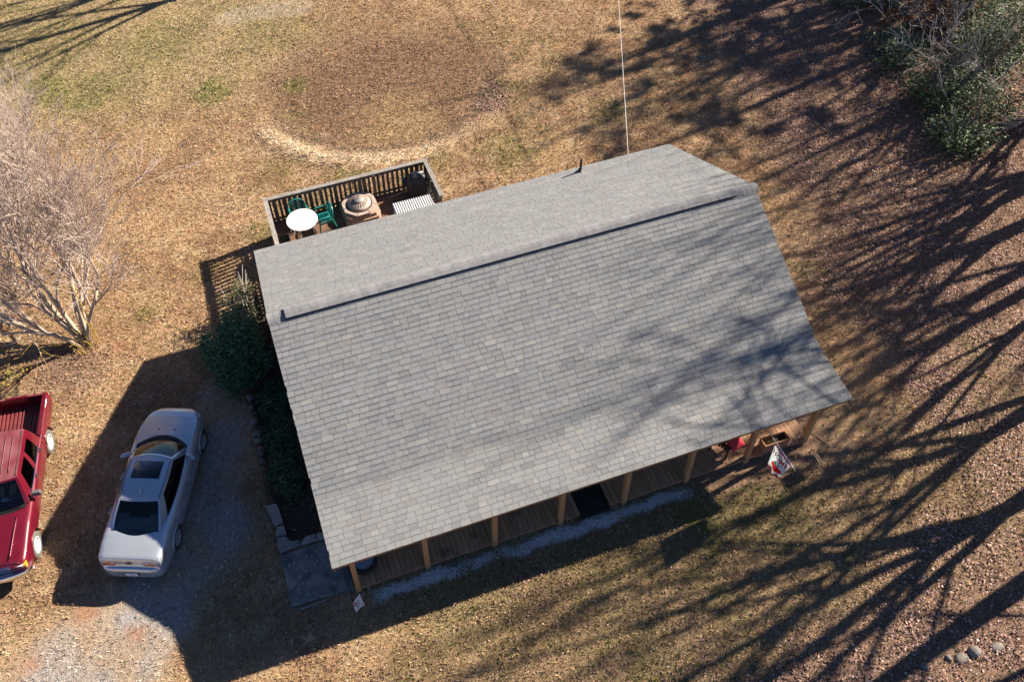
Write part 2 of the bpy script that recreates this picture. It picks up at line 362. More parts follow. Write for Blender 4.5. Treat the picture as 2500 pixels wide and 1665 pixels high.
V = np.c_[xf, yf, gh]; n0 = len(V)
x0, x1, y0, y1 = gx[0], gx[-1], gy[0], gy[-1]; B = 900.
ext = np.array([(-B, -B, -.02), (B, -B, -.02), (B, B, -.02), (-B, B, -.02)])
V = np.r_[V, ext]; cs = [idx[0, 0], idx[-1, 0], idx[-1, -1], idx[0, -1]]
fq = np.r_[fq, np.array([(n0, n0 + 1, cs[1], cs[0]), (n0 + 1, n0 + 2, cs[2], cs[1]), (n0 + 2, n0 + 3, cs[3], cs[2]), (n0 + 3, n0, cs[0], cs[3])])]
ground = raw_mesh('ground', V, fq, None, None, smooth=True)
a = ground.data.attributes.new('tint', 'FLOAT_COLOR', 'POINT')
a.data.foreach_set('color', np.c_[np.r_[gc, np.tile([.25, .18, .09], (4, 1))], np.ones(n0 + 4)].astype(np.float32).ravel())
def ground_mat():
    m = bpy.data.materials.new('ground'); m.use_nodes = True; N = m.node_tree.nodes; L = m.node_tree.links; bs = N['Principled BSDF']
    bs.inputs['Roughness'].default_value = .95; bs.inputs['Specular IOR Level'].default_value = .15
    at = N.new('ShaderNodeAttribute'); at.attribute_name = 'tint'; tc = N.new('ShaderNodeTexCoord')
    def noise(sc, d):
        n = N.new('ShaderNodeTexNoise'); n.inputs['Scale'].default_value = sc; n.inputs['Detail'].default_value = d; n.inputs['Roughness'].default_value = .7
        L.new(tc.outputs['Object'], n.inputs[0]); return n.outputs[0]
    a1 = noise(9, 6); a2 = noise(38, 3)
    s = N.new('ShaderNodeMath'); s.operation = 'ADD'; L.new(a1, s.inputs[0]); L.new(a2, s.inputs[1])
    mr = N.new('ShaderNodeMapRange'); mr.inputs[1].default_value = .72; mr.inputs[2].default_value = 1.28; mr.inputs[3].default_value = .42; mr.inputs[4].default_value = 1.2
    L.new(s.outputs[0], mr.inputs[0]); cx = N.new('ShaderNodeCombineXYZ')
    for i in range(3): L.new(mr.outputs[0], cx.inputs[i])
    mx = N.new('ShaderNodeMix'); mx.data_type = 'RGBA'; mx.blend_type = 'MULTIPLY'; mx.inputs[0].default_value = 1
    L.new(at.outputs[0], mx.inputs[6]); L.new(cx.outputs[0], mx.inputs[7]); L.new(mx.outputs[2], bs.inputs['Base Color'])
    b = N.new('ShaderNodeBump'); b.inputs['Strength'].default_value = .9; b.inputs['Distance'].default_value = .05
    L.new(s.outputs[0], b.inputs['Height']); L.new(b.outputs[0], bs.inputs['Normal']); return m
ground.data.materials.append(ground_mat()); tag(ground, kind='structure')

RS = np.random.RandomState(4)
def in_view(x, y, pad=1.0):
    """rough outline of the yard that is worth growing grass on (world coordinates)"""
    a = (y + 5.5 + .345 * (x + 6) > -1.5 - pad) & (y - 27.6 + .393 * (x + 6) < pad + .5) & (x > -7.2 - pad) & (x - 16.6 - .846 * (y + 12.5) < 1.2 + pad)
    return a
def scatter(n):
    x = RS.uniform(-8, 38, n); y = RS.uniform(-14, 28.5, n); k = in_view(x, y)
    k &= ~((x > 2.5) & (x < 15.4) & (y > -5.4) & (y < 4.3)); return x[k], y[k]
def quads(x, y, z, sx, sy, tilt, yaw, curl=.0):
    n = len(x); cx, sxn = np.cos(yaw), np.sin(yaw)
    L = np.array([(-1, -1), (1, -1), (1, 1), (-1, 1)], float); V = np.zeros((n, 4, 3))
    for i, (a, b) in enumerate(L):
        u = a * sx; w = b * sy; zz = w * np.sin(tilt) + curl * np.abs(a) * sx * (1 if a * b > 0 else .2); wy = w * np.cos(tilt)
        V[:, i, 0] = x + u * cx - wy * sxn; V[:, i, 1] = y + u * sxn + wy * cx; V[:, i, 2] = z + zz
    return V.reshape(-1, 3), np.arange(4 * n).reshape(n, 4)
# grass tufts: three blades each
x, y = scatter(420000); F = fields(x, y)
keep = RS.rand(len(x)) < np.clip(1. - .85 * F['drive'] - .9 * F['strip'] - .9 * F['bed'] - .7 * F['dirt'] - .8 * F['red'] - .25 * F['leaf'], .04, 1)
pad = (x > .85) & (x < 2.55) & (y > -5.35) & (y < -3.7); keep &= ~pad
x = x[keep]; y = y[keep]; F = {k: v[keep] for k, v in F.items()}
base = ground_col(x, y, F); n = len(x); z = ground_h(x, y)
mult = np.exp(RS.normal(0, .33, n)); hue = RS.rand(n)
col = base * mult[:, None] * 1.02
gm = (RS.rand(n) < F['green'] * .6 + .03); col[gm] = np.array([.115, .15, .025]) * np.exp(RS.normal(0, .3, (gm.sum(), 1)))
pale = RS.rand(n) < .07; col[pale] = np.array([.58, .43, .25]) * np.exp(RS.normal(0, .2, (pale.sum(), 1)))
col = np.clip(col, .01, .75)
Vs = []; Cs = []
for b in range(3):
    yaw = RS.uniform(0, 2 * PI, n); ln = RS.uniform(.04, .125, n) * (1 + .9 * F['straw'] + .25 * F['green']); lean = RS.uniform(.4, 1.25, n); w = RS.uniform(.007, .017, n)
    dx, dy = np.cos(yaw), np.sin(yaw); ox = x + RS.normal(0, .02, n); oy = y + RS.normal(0, .02, n)
    T = np.zeros((n, 3, 3))
    T[:, 0] = np.c_[ox - dy * w, oy + dx * w, z - .01]; T[:, 1] = np.c_[ox + dy * w, oy - dx * w, z - .01]
    T[:, 2] = np.c_[ox + dx * ln * np.sin(lean), oy + dy * ln * np.sin(lean), z + ln * np.cos(lean)]
    Vs.append(T.reshape(-1, 3)); Cs.append(col * np.exp(RS.normal(0, .12, (n, 1))))
Vg = np.concatenate(Vs); grass = raw_mesh('grass', Vg, np.arange(len(Vg)).reshape(-1, 3), np.concatenate(Cs), M['grasspig']); tag(grass, 'short dormant tan grass with green patches over the whole yard', 'grass', kind='stuff')
# fallen leaves
x, y = scatter(950000); F = fields(x, y); n1 = nE(x, y, 1.3, 3)
keep = RS.rand(len(x)) < np.clip(F['leaf'] ** 1.3 * (.15 + 1.15 * sm(.25, .75, n1)) - .5 * F['drive'] - .8 * F['strip'], .015, 1)
x = x[keep]; y = y[keep]; F = {k: v[keep] for k, v in F.items()}; n = len(x)
pal = np.array([(.19, .10, .08), (.29, .17, .145), (.39, .255, .22), (.46, .35, .325), (.12, .07, .06), (.36, .20, .12), (.24, .145, .125)])
wR = np.array([.2, .22, .2, .09, .10, .09, .10]); wL = np.array([.16, .24, .2, .03, .13, .18, .06])
right = (RS.rand(n) < sm(.5, .8, F['leaf'])); ci = np.where(right, RS.choice(7, n, p=wR), RS.choice(7, n, p=wL))
col = np.clip(pal[ci] * np.exp(RS.normal(0, .22, (n, 1))), .01, .8)
s = RS.uniform(.010, .026, n) * np.where(right, 1.05, .9)
V, Fq = quads(x, y, ground_h(x, y) + RS.uniform(.012, .06, n), s, s * RS.uniform(.55, .95, n), RS.normal(0, .55, n), RS.uniform(0, 2 * PI, n), .4)
leaves = raw_mesh('fallen_leaves', V, Fq, col, M['litter']); tag(leaves, 'brown and pinkish fallen leaves, thickest under the trees on the right', 'leaves', kind='stuff')
# gravel stones: strip along the porch, driveway
def box_scatter(n, xa, xb, ya, yb): return RS.uniform(xa, xb, n), RS.uniform(ya, yb, n)
xs_, ys_ = box_scatter(34000, 2.6, 12.1, -6.1, -5.42); Fs = fields(xs_, ys_); k = RS.rand(len(xs_)) < Fs['strip']
xd_, yd_ = box_scatter(70000, -7.5, 1.6, -7.2, 2.6); Fd = fields(xd_, yd_); k2 = RS.rand(len(xd_)) < np.clip(Fd['drive'] - .2, 0, 1) * (.12 + .75 * sm(.45, .65, nE(xd_, yd_, .8, 3)))
for nm, xx, yy, pal, lab, ms in (('gravel_strip', xs_[k], ys_[k], (.70, .70, .69), 'pale gravel strip running along the front edge of the porch', .022), ('gravel', xd_[k2], yd_[k2], (.40, .39, .37), 'grey driveway gravel worn into the grass around the silver car', .020)):
    n = len(xx); s = RS.uniform(.5, 1.3, n) * ms * .72
    th = RS.uniform(0, 2 * PI, n); zz = ground_h(xx, yy); P = np.zeros((n, 5, 3))
    for i in range(4):
        a = th + i * PI / 2; rr = s * RS.uniform(.8, 1.2, n); P[:, i] = np.c_[xx + rr * np.cos(a), yy + rr * np.sin(a), zz - .002]
    P[:, 4] = np.c_[xx + s * .2 * np.cos(th), yy + s * .2 * np.sin(th), zz + s * .75]
    b = np.arange(n) * 5; Fv = np.concatenate([np.c_[b + i, b + (i + 1) % 4, b + 4] for i in range(4)])
    cc = np.clip(np.array(pal) * np.exp(RS.normal(0, .35, (n, 1))) * (1 + RS.normal(0, .04, (n, 3))), .03, .85)
    o = raw_mesh(nm, P.reshape(-1, 3), Fv, np.concatenate([cc] * 4), M['gravelpig']); tag(o, lab, 'gravel', kind='stuff')

# ------------------------------------------------------------------ house
XL, XR, YB, ZB, ZR, YK, ZK, YF, ZF = 2.1587, 15.8429, 4.5014, 2.6763, 4.8673, -4.138, 2.715, -5.7876, 2.5235
FLOOR = .25
house = thing('house', (9, -.6, 0), 'single-storey house with grey shingle roof and a long wooden front porch', 'house')
HOFF = (-9, .6, 0)
prof = [(YB, ZB), (0, ZR), (YK, ZK), (YF, ZF)]
mb = MB()                                      # roof boarding under the shingles
inset = .03
low = [(YF + inset, ZF - .06), (YK, ZK - .10), (0, ZR - .12), (YB - inset, ZB - .08)]
top = [(YF + inset, ZF - .012), (YK, ZK - .012), (0, ZR - .012), (YB - inset, ZB - .012)]
ring = low + top[::-1]; n = len(ring)
vs = [(XL + inset, y, z) for y, z in ring] + [(XR - inset, y, z) for y, z in ring]
mb.add(vs, [tuple(range(n)), tuple(range(n, 2 * n))[::-1]] + [(i, n + i, n + (i + 1) % n, (i + 1) % n) for i in range(n)])
roof = mb.build('roof', M['felt'], house, loc=HOFF)
E_ = .143
def tabbed(mb, vs, fs, t):
    n = len(mb.t); mb.add(vs, fs); mb.t[n:] = t; return mb
def slope(p_eave, p_top, band=1.):
    """shingle tabs of one roof plane: list of (verts, faces, tint, weight)"""
    a = Vector((0, *p_eave)); b = Vector((0, *p_top)); u = (b - a); L = u.length; u.normalize(); nrm = Vector((1, 0, 0)).cross(u)
    if nrm.z < 0: nrm = -nrm
    rows = int(L / E_) + 1; out = []
    for r in range(rows):
        t0 = r * E_; t1 = min(t0 + E_ + .012, L + .01)
        if L - t0 < .03: continue
        x = XL - rnd.uniform(0, .3); rowt = rnd.uniform(.96, 1.04)
        while x < XR:
            w = rnd.choice((.15, .19, .22, .25, .28, .31, .34)) * rnd.uniform(.92, 1.08); xa = max(x, XL); xb = min(x + w, XR); x += w
            if xb - xa < .03: continue
            g = .0035; thick = rnd.choice((.008, .010, .012, .014)); hi = .0005; wob = rnd.uniform(-.003, .003)
            def P(xx, t, h): q = a + u * t + nrm * h; return (xx, q.y, q.z)
            xa += g; xb -= g; f = t0 - (.004 if r else .012) + wob
            tm = t0 + E_ * .66
            hm = thick + (hi - thick) * (tm - f) / (t1 - f)
            vs = [P(xa, f, thick), P(xb, f, thick), P(xb, tm, hm), P(xa, tm, hm), P(xb, t1, hi), P(xa, t1, hi), P(xa, f, -.006), P(xb, f, -.006), P(xb, t1, -.008), P(xa, t1, -.008)]
            fs = [(0, 1, 2, 3), (3, 2, 4, 5), (6, 7, 1, 0), (7, 8, 4, 2, 1), (9, 6, 0, 3, 5)]
            if nrm.y > 0: fs = [q[::-1] for q in fs]
            k = rnd.random(); v = rowt * rnd.gauss(1, .032)
            if k < .06: t = (1.13 * v, 1.10 * v, 1.04 * v)
            elif k < .17: t = (.88 * v, .88 * v, .89 * v)
            elif k < .27: t = (1.0 * v, .955 * v, .925 * v)
            elif k < .42: t = (.96 * v, .975 * v, .99 * v)
            else: t = (v, v, v * rnd.uniform(.97, 1.01))
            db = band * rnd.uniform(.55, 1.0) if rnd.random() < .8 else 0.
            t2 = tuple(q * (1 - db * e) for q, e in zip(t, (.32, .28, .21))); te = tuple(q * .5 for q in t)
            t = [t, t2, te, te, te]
            c = a + u * (t0 + .07); cv = Vector(((xa + xb) / 2, c.y, c.z)); d = CAM - cv
            wt = (nrm.dot(d.normalized())) * (xb - xa) * E_ / (CAM - cv).length_squared
            out.append((vs, fs, t, wt))
    return out
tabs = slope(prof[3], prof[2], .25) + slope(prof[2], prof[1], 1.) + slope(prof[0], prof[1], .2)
order = sorted(range(len(tabs)), key=lambda i: -tabs[i][3]); single = set(order[:300])
rest = MB()
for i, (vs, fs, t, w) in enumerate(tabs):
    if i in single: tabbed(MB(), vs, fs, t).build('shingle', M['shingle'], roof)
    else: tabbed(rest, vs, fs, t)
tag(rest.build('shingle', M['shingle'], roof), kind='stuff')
# ridge: caps folded over the ridge, then the raised vent with its own caps
def cap(x0, x1, w, lift, th, name='ridge_cap', drop=.48):
    mb = MB(); pr = [(-w, lift - w * drop - .004), (-w * .45, lift - w * .45 * drop * .75 + .008), (0, lift + .012), (w * .45, lift - w * .45 * drop * .75 + .008), (w, lift - w * drop - .004)]
    vs = []
    for xx, dz in ((x0, th), (x1, 0)): vs += [(xx, y, ZR + z + dz) for y, z in pr]
    vs += [(x0, y, ZR + z - .02) for y, z in pr]; vs += [(x1, y, ZR + z - .02) for y, z in pr]
    fs = [(i, i + 1, 6 + i, 5 + i) for i in range(4)] + [(10 + i, 11 + i, 1 + i, i) for i in range(4)] + [(0, 5, 15, 10), (4, 14, 19, 9)]
    return mb.add(vs, fs).build(name, M['cap'], roof)
x = XL - .01
while x < XL + .50: cap(x, min(x + .185, XL + .50), .165, .012, .006); x += .165
xe = XR + .01 - .62
while xe < XR - .05: cap(xe, xe + .19, .165, .012, .006); xe += .165
VX0, VX1 = XL + .46, XR - .62
mb = MB(); VW = .17
pr = [(-VW, -.072), (-VW, -.01), (0, .062), (VW, -.01), (VW, -.072)]
mb.add([(xx, y, ZR + z) for xx in (VX0, VX1) for y, z in pr], [(i, i + 1, 6 + i, 5 + i) for i in range(4)] + [(0, 1, 2, 3, 4), (9, 8, 7, 6, 5)])
mb.build('ridge_vent', M['felt'], roof)
x = VX0 - .015
while x < VX1:
    cap(x, min(x + .245, VX1 + .02), .185, .075, .003, 'ridge_cap', .42); x += rnd.uniform(.205, .235)
# vent pipe through the back slope
b = Vector((12.531, 4.116, 2.868))
mb = MB(); mb.lathe([(.0, .0), (.17, .002), (.15, .03), (.075, .07), (.06, .12)], 16, b + Vector((0, 0, -.02)), R=Matrix.Rotation(-.33, 3, 'X')); fl = mb.build('pipe_flashing', M['pipe'], roof, smooth=True, angle=50)
MB().lathe([(.042, -.1), (.042, .50), (.032, .50), (.032, .2)], 14, b).build('vent_pipe', M['blackmetal'], roof, smooth=True, angle=40)
# boards along the roof edges
def edge_board(a, b, w, h, name, m): MB().beam(a, b, w, h).build(name, M[m], house, loc=HOFF)
edge_board((XL + .035, YF + .05, ZF - .10), (XR - .035, YF + .05, ZF - .10), .03, .15, 'fascia', 'fascia')
edge_board((XL + .035, YB - .05, ZB - .11), (XR - .035, YB - .05, ZB - .11), .03, .16, 'fascia', 'fascia')
for xx in (XL + .05, XR - .05):
    for (ya, za), (yb, zb) in zip(prof[:-1], prof[1:]):
        edge_board((xx, ya - .05 * (1 if ya > 0 else 0), za - .125), (xx, yb, zb - .125), .03, .15, 'rake_board', 'fascia')
# walls with lapped boards
WX0, WX1, WY0, WY1 = 2.55, 15.36, -4.05, 4.16
def lap_wall(a, b, ztop, name, gable=False):
    """a->b base line, boards lap outwards; ztop(t) height"""
    mb = MB(); a = Vector((*a, 0)); b = Vector((*b, 0)); d = (b - a); L = d.length; d.normalize(); out = d.cross(Vector((0, 0, 1)))
    z = .30
    def half(z):     # span of the wall at height z
        if not gable: return (0, L)
        lo, hi = 0, L
        if z > 2.5:
            ys = [(L * k / 200) for k in range(201) if ztop(k / 200) >= z]
            if not ys: return None
            lo, hi = ys[0], ys[-1]
        return lo, hi
    zmax = max(ztop(k / 40) for k in range(41))
    while z < zmax - .02:
        z1 = min(z + .12, zmax); h0 = half(z); h1 = half(z1)
        if h0 is None: break
        if h1 is None: h1 = ((h0[0] + h0[1]) / 2,) * 2
        p = [a + d * h0[0] + out * .018 + Vector((0, 0, z)), a + d * h0[1] + out * .018 + Vector((0, 0, z)), a + d * h1[1] + Vector((0, 0, z1)), a + d * h1[0] + Vector((0, 0, z1)), a + d * h0[0] + Vector((0, 0, z)), a + d * h0[1] + Vector((0, 0, z))]
        mb.add(p, [(0, 1, 2, 3), (4, 5, 1, 0)]); z += .12
    return mb.build(name, M['siding'], house, loc=HOFF)
def zroof(y):
    for (ya, za), (yb, zb) in zip(prof[:-1], prof[1:]):
        if yb <= y <= ya: return za + (zb - za) * (y - ya) / (yb - ya) - .16
    return 2.4
lap_wall((WX0, WY0), (WX1, WY0), lambda t: zroof(WY0), 'wall'); lap_wall((WX1, WY1), (WX0, WY1), lambda t: zroof(WY1), 'wall')
lap_wall((WX1, WY0), (WX1, WY1), lambda t: zroof(WY0 + t * (WY1 - WY0)), 'wall', True); lap_wall((WX0, WY1), (WX0, WY0), lambda t: zroof(WY1 + t * (WY0 - WY1)), 'wall', True)
MB().box(((WX0 + WX1) / 2, (WY0 + WY1) / 2, .14), (WX1 - WX0 - .06, WY1 - WY0 - .06, .36)).build('foundation', M['slab'], house, loc=HOFF)
# inner core, keeps the inside dark behind the boards
MB().box(((WX0 + WX1) / 2, (WY0 + WY1) / 2, 1.30), (WX1 - WX0 - .08, WY1 - WY0 - .08, 2.2)).build('inner_wall', M['wall'], house, loc=HOFF)
d = MB().box((9.05, WY0 - .03, 1.28), (.92, .05, 2.05)).build('door', M['darkwood'], house, loc=HOFF)
MB().lathe([(0, 0), (.035, .01), (.03, .05), (0, .06)], 10, (9.40, WY0 - .055, 1.25), R=Matrix.Rotation(PI / 2, 3, 'X')).build('door_knob', M['chrome'], d, smooth=True)
for xc in (4.6, 6.6, 11.8, 13.8):
    w = MB()
    for dx in (-.5, .5): w.box((xc + dx, WY0 - .04, 1.45), (.08, .05, 1.3))
    for dz in (-.65, 0, .65): w.box((xc, WY0 - .035, 1.45 + dz), (.93, .045, .07))
    f = w.build('window', M['whitepaint'], house, loc=HOFF); MB().box((xc, WY0 - .022, 1.45), (.94, .02, 1.26)).build('pane', M['cglassdark'], f)
# porch floor: boards from the wall to the edge, left out where the step is
pf = MB()
for xx in np.linspace(2.6, 15.3, 12): pf.box((xx, -4.72, .12), (.05, 1.2, .18))
pf.box((5.58, -5.30, .125), (5.94, .04, .19)); pf.box((12.42, -5.30, .125), (5.86, .04, .19))
pf = pf.build('porch_floor', M['darkwood'], house, loc=HOFF)
x = 2.52; PW = .1385
while x < 15.36:
    w = PW * rnd.uniform(.985, 1.015); xc = x + w / 2
    y1 = -5.44 + rnd.uniform(-.012, .012) if not (8.62 < xc < 9.43) else -4.62
    if x + w < 15.4: MB().box((xc, (y1 - 4.05) / 2, FLOOR - .017 + rnd.uniform(-.002, .002)), (w - .011, -4.05 - y1, .034)).build('plank', M['cedar'], pf)
    x += w
st = MB().box((9.025, -5.08, .10), (.80, .84, .06)).build('step_mat', M['blackrubber'], house, loc=HOFF); st['label'] = 'black mat in the step gap of the porch floor'
for i in range(8):
    xx = 2.576 + .03 + 1.8166 * i
    MB().box((xx, -5.372, 1.22), (.125, .125, 2.36)).build('porch_post', M['post'], house, loc=HOFF)
MB().box((9.0, -5.372, 2.33), (13.3, .07, .17)).build('porch_beam', M['post'], house, loc=HOFF)

# ------------------------------------------------------------------ back deck
DZ = .62
deck = thing('back_deck', (5.65, 6, 0), 'weathered grey wooden deck with slatted railing behind the house', 'deck')
DO = (-5.65, -6, 0)
fr = MB(); fr.box((5.64, 7.60, DZ - .14), (5.54, .05, .20)); fr.box((2.89, 5.9, DZ - .14), (.05, 3.4, .2)); fr.box((8.39, 5.9, DZ - .14), (.05, 3.4, .2))
for xx in (4.2, 5.6, 7.0): fr.box((xx, 5.9, DZ - .14), (.05, 3.3, .18))
fr.build('deck_frame', M['baluster'], deck, loc=DO)
y = 4.22
while y < 7.60:
    w = .142; MB().box((5.64, y + w / 2, DZ - .017 + rnd.uniform(-.003, .003)), (5.50, w - .012, .034)).build('deck_board', M['deckboard'], deck, loc=DO); y += w
RT = 1.66
def rail(a, b, w, h, name='top_rail', m='greywood'): return MB().beam(a, b, w, h).build(name, M[m], deck, loc=DO)
rail((2.80, 7.66, RT), (8.47, 7.66, RT), .145, .04); rail((2.88, 7.583, RT + .003), (2.88, 4.3, RT + .003), .145, .04, m='greywoody'); rail((8.39, 7.583, RT + .003), (8.42, 5.80, RT + .003), .145, .04, m='greywoody')
for a, b in (((2.9, 7.62), (8.37, 7.62)), ((2.92, 7.6), (2.92, 4.3)), ((8.36, 7.6), (8.38, 5.86))):
    rail((*a, RT - .07), (*b, RT - .07), .04, .085, 'rail_beam', 'baluster'); rail((*a, DZ + .11), (*b, DZ + .11), .04, .085, 'rail_beam', 'baluster')
rail((8.38, 5.86, 1.40), (7.55, 5.84, 1.40), .09, .04, 'side_rail', 'fascia')
for px, py in ((2.90, 7.60), (4.72, 7.60), (6.55, 7.60), (8.37, 7.60), (2.90, 6.0), (8.38, 5.86), (2.90, 4.45)):
    MB().box((px, py, RT / 2 - .02), (.09, .09, RT - .02)).build('deck_post', M['baluster'], deck, loc=DO)
def bal(x, y, wx, wy): MB().box((x, y, (RT + DZ) / 2 - .06), (wx, wy, RT - DZ + .14)).build('baluster', M['baluster'], deck, loc=DO)
x = 2.98
while x < 8.33: bal(x, 7.655, rnd.choice((.085, .09, .13)) * rnd.uniform(.95, 1.05), .022); x += rnd.uniform(.155, .185)
y = 7.45
while y > 4.5: bal(2.862, y, .022, .088 * rnd.uniform(.95, 1.1)); y -= .165
y = 7.45
while y > 5.9: bal(8.415, y, .022, .088 * rnd.uniform(.95, 1.1)); y -= .165

# ------------------------------------------------------------------ things on the deck
def round_leg(mb, pts, r, n=8): mb.tube(pts, r, n)
t = thing('patio_table', (3.86, 6.66, DZ), 'round white patio table between two green chairs on the deck', 'table')
MB().lathe([(.0, .70), (.49, .70), (.512, .712), (.505, .728), (.02, .735), (.018, .72), (0, .72)], 48).build('tabletop', M['white'], t, smooth=True, angle=40)
for k in range(4):
    a = PI / 4 + k * PI / 2 + .3; c, s = math.cos(a), math.sin(a)
    MB().tube([(c * .16, s * .16, .69), (c * .30, s * .30, .60), (c * .36, s * .36, .2), (c * .37, s * .37, 0.003)], .013, 8).build('leg', M['white'], t, smooth=True, angle=40)
MB().lathe([(.022, .736), (.022, .742), (.0, .742)], 12).build('parasol_plug', M['plasticgrey'], t)
def chair(loc, rz, label):
    t = thing('patio_chair', loc, label, 'chair', 'green plastic deck chairs', rz)
    # local: faces -y
    P = [[(-.22 + .44 * i / 8, -.22 + .42 * j / 8, .42 - .018 * math.cos((i - 4) / 4 * PI / 2) - .02 * j / 8 + (.0 if j else -.02)) for j in range(9)] for i in range(9)]
    MB().grid(P).build('seat', M['teal'], t, smooth=True)
    mb = MB()                                     # curved back: rim and pierced slats
    rim = []
    for k in range(17):
        a = PI * k / 16; rim.append((-.285 * math.cos(a) * (1 if 4 < k < 12 else 1), .20 + .07 * math.sin(a) + (.0), .60 + .27 * math.sin(a) ** .7))
    mb.tube(rim, .024, 8)
    for k in range(7):
        xx = -.18 + .06 * k; zt = .60 + .27 * (1 - (xx / .29) ** 2) ** .4; yt = .20 + .07 * (1 - (xx / .285) ** 2) ** .5
        if k == 3: continue
        mb.beam((xx * .85, .19, .41), (xx, yt, zt), .040, .012, up=(0, 1, 0))
    for zz in (.52, .60, .68, .75): mb.beam((-.2, .235, zz), (.2, .235, zz), .014, .012, up=(0, 1, 0))
    mb.build('backrest', M['teal'], t, smooth=True, angle=40)
    for s in (-1, 1):
        MB().tube([(s * .285, .21, .60), (s * .295, .05, .635), (s * .295, -.12, .64), (s * .28, -.23, .62), (s * .27, -.25, .50)], [.024, .03, .033, .028, .02], 8).build('armrest', M['teal'], t, smooth=True, angle=50)
        MB().tube([(s * .27, -.25, .52), (s * .26, -.25, .40), (s * .29, -.30, .003)], [.03, .032, .024], 6).build('leg', M['teal'], t, smooth=True, angle=50)
        MB().tube([(s * .26, .20, .60), (s * .25, .20, .40), (s * .28, .30, .003)], [.028, .034, .024], 6).build('leg', M['teal'], t, smooth=True, angle=50)
    mb = MB(); mb.beam((-.25, -.235, .375), (.25, -.235, .375), .012, .07); mb.beam((-.245, -.22, .37), (-.245, .2, .37), .012, .08); mb.beam((.245, -.22, .37), (.245, .2, .37), .012, .08)
    mb.build('apron', M['teal'], t)
chair((3.84, 7.26, DZ), .12, 'green plastic armchair between the round white table and the rear deck railing')
chair((4.62, 6.84, DZ), -PI / 2 + .12, 'green plastic armchair with its seat showing beside the round white table')
# fire pit with a ribbed metal lid
t = thing('fire_pit', (5.86, 7.05, DZ), 'square brown stone-look fire pit with a round ribbed lid on the deck', 'fire pit', rz=.04)
mb = MB()
def sq(h, z, c=.12): return [(h * 1 - c, -h, z), (h, -h + c, z), (h, h - c, z), (h - c, h, z), (-h + c, h, z), (-h, h - c, z), (-h, -h + c, z), (-h + c, -h, z)]
rings = [sq(.60, 0, .10), sq(.585, .20, .10), sq(.56, .215, .12), sq(.545, .33, .13), sq(.50, .36, .16)]
mb.add([p for r in rings for p in r], [(k * 8 + i, k * 8 + (i + 1) % 8, k * 8 + 8 + (i + 1) % 8, k * 8 + 8 + i) for k in range(4) for i in range(8)] + [tuple(range(32, 40))])
body = mb.build('base', M['stone_fp'], t, smooth=True, angle=30)
for s in (-1, 1):                                    # stone courses on the sides
    for r in range(2):
        xx = -.44
        while xx < .40:
            w = rnd.uniform(.12, .22); w = min(w, .46 - xx)
            for ax in (0, 1):
                c = (xx + w / 2, s * .588, .055 + r * .10); sz = (w - .014, .05, .085)
                if ax: c = (c[1], c[0], c[2]); sz = (sz[1], sz[0], sz[2])
                MB().box(c, sz).build('stone', M['stone_fp'], body)
            xx += w
for i in range(8):                                   # eight slabs of the octagonal hearth
    a0 = PI / 8 + i * PI / 4 + .02; a1 = PI / 8 + (i + 1) * PI / 4 - .02
    poly = [(.33 * math.cos(a0), .33 * math.sin(a0)), (.60 * math.cos(a0), .60 * math.sin(a0)), (.60 * math.cos(a1), .60 * math.sin(a1)), (.33 * math.cos(a1), .33 * math.sin(a1))]
    MB().prism(poly, .365, .42).build('hearth_slab', M['lid'], t)
MB().lathe([(.40, .40), (.445, .425), (.435, .445), (.39, .44)], 40).build('fire_ring', M['darkwood'], t, smooth=True, angle=40)
lid = MB().lathe([(.40, .43), (.40, .455), (.345, .51), (.22, .565), (.165, .58)], 40).build('lid', M['lid'], t, smooth=True, angle=45)
MB().lathe([(.17, .576), (.165, .62), (.12, .65), (.0, .66)], 28).build('lid_crown', M['lidhub'], lid, smooth=True, angle=45)
for k in range(20):
    a = k * PI / 10; c, s = math.cos(a), math.sin(a); MB().beam((c * .19, s * .19, .580), (c * .315, s * .315, .532), .016, .012).build('rib', M['darkwood'], lid)
MB().tube([(.0, .0, .65), (-.01, 0, .76), (-.05, 0, .775), (.05, .0, .78)], .011, 7).build('lid_handle', M['blackmetal'], lid, smooth=True)
# ribbed white box
t = thing('storage_box', (7.46, 5.68, DZ), 'white box with a ribbed lid between the fire pit and the grill', 'box')
MB().box((0, 0, .43), (1.24, .92, .85)).build('box_body', M['whitepaint'], t)
mb = MB(); pts = []
nr = 17
for i in range(nr * 6 + 1):
    x = -.66 + 1.32 * i / (nr * 6); ph = (i % 6) / 6; z = .87 + .040 * (.5 - .5 * math.cos(2 * PI * ph)); pts.append((x, z))
mb.grid([[(x, -.49, z), (x, .49, z)] for x, z in pts]); mb.grid([[(x, -.49, .86), (x, -.49, z)] for x, z in pts]); mb.grid([[(x, .49, z), (x, .49, .86)] for x, z in pts]); mb.box((0, 0, .865), (1.32, .97, .008))
mb.build('ribbed_lid', M['sheet'], t)
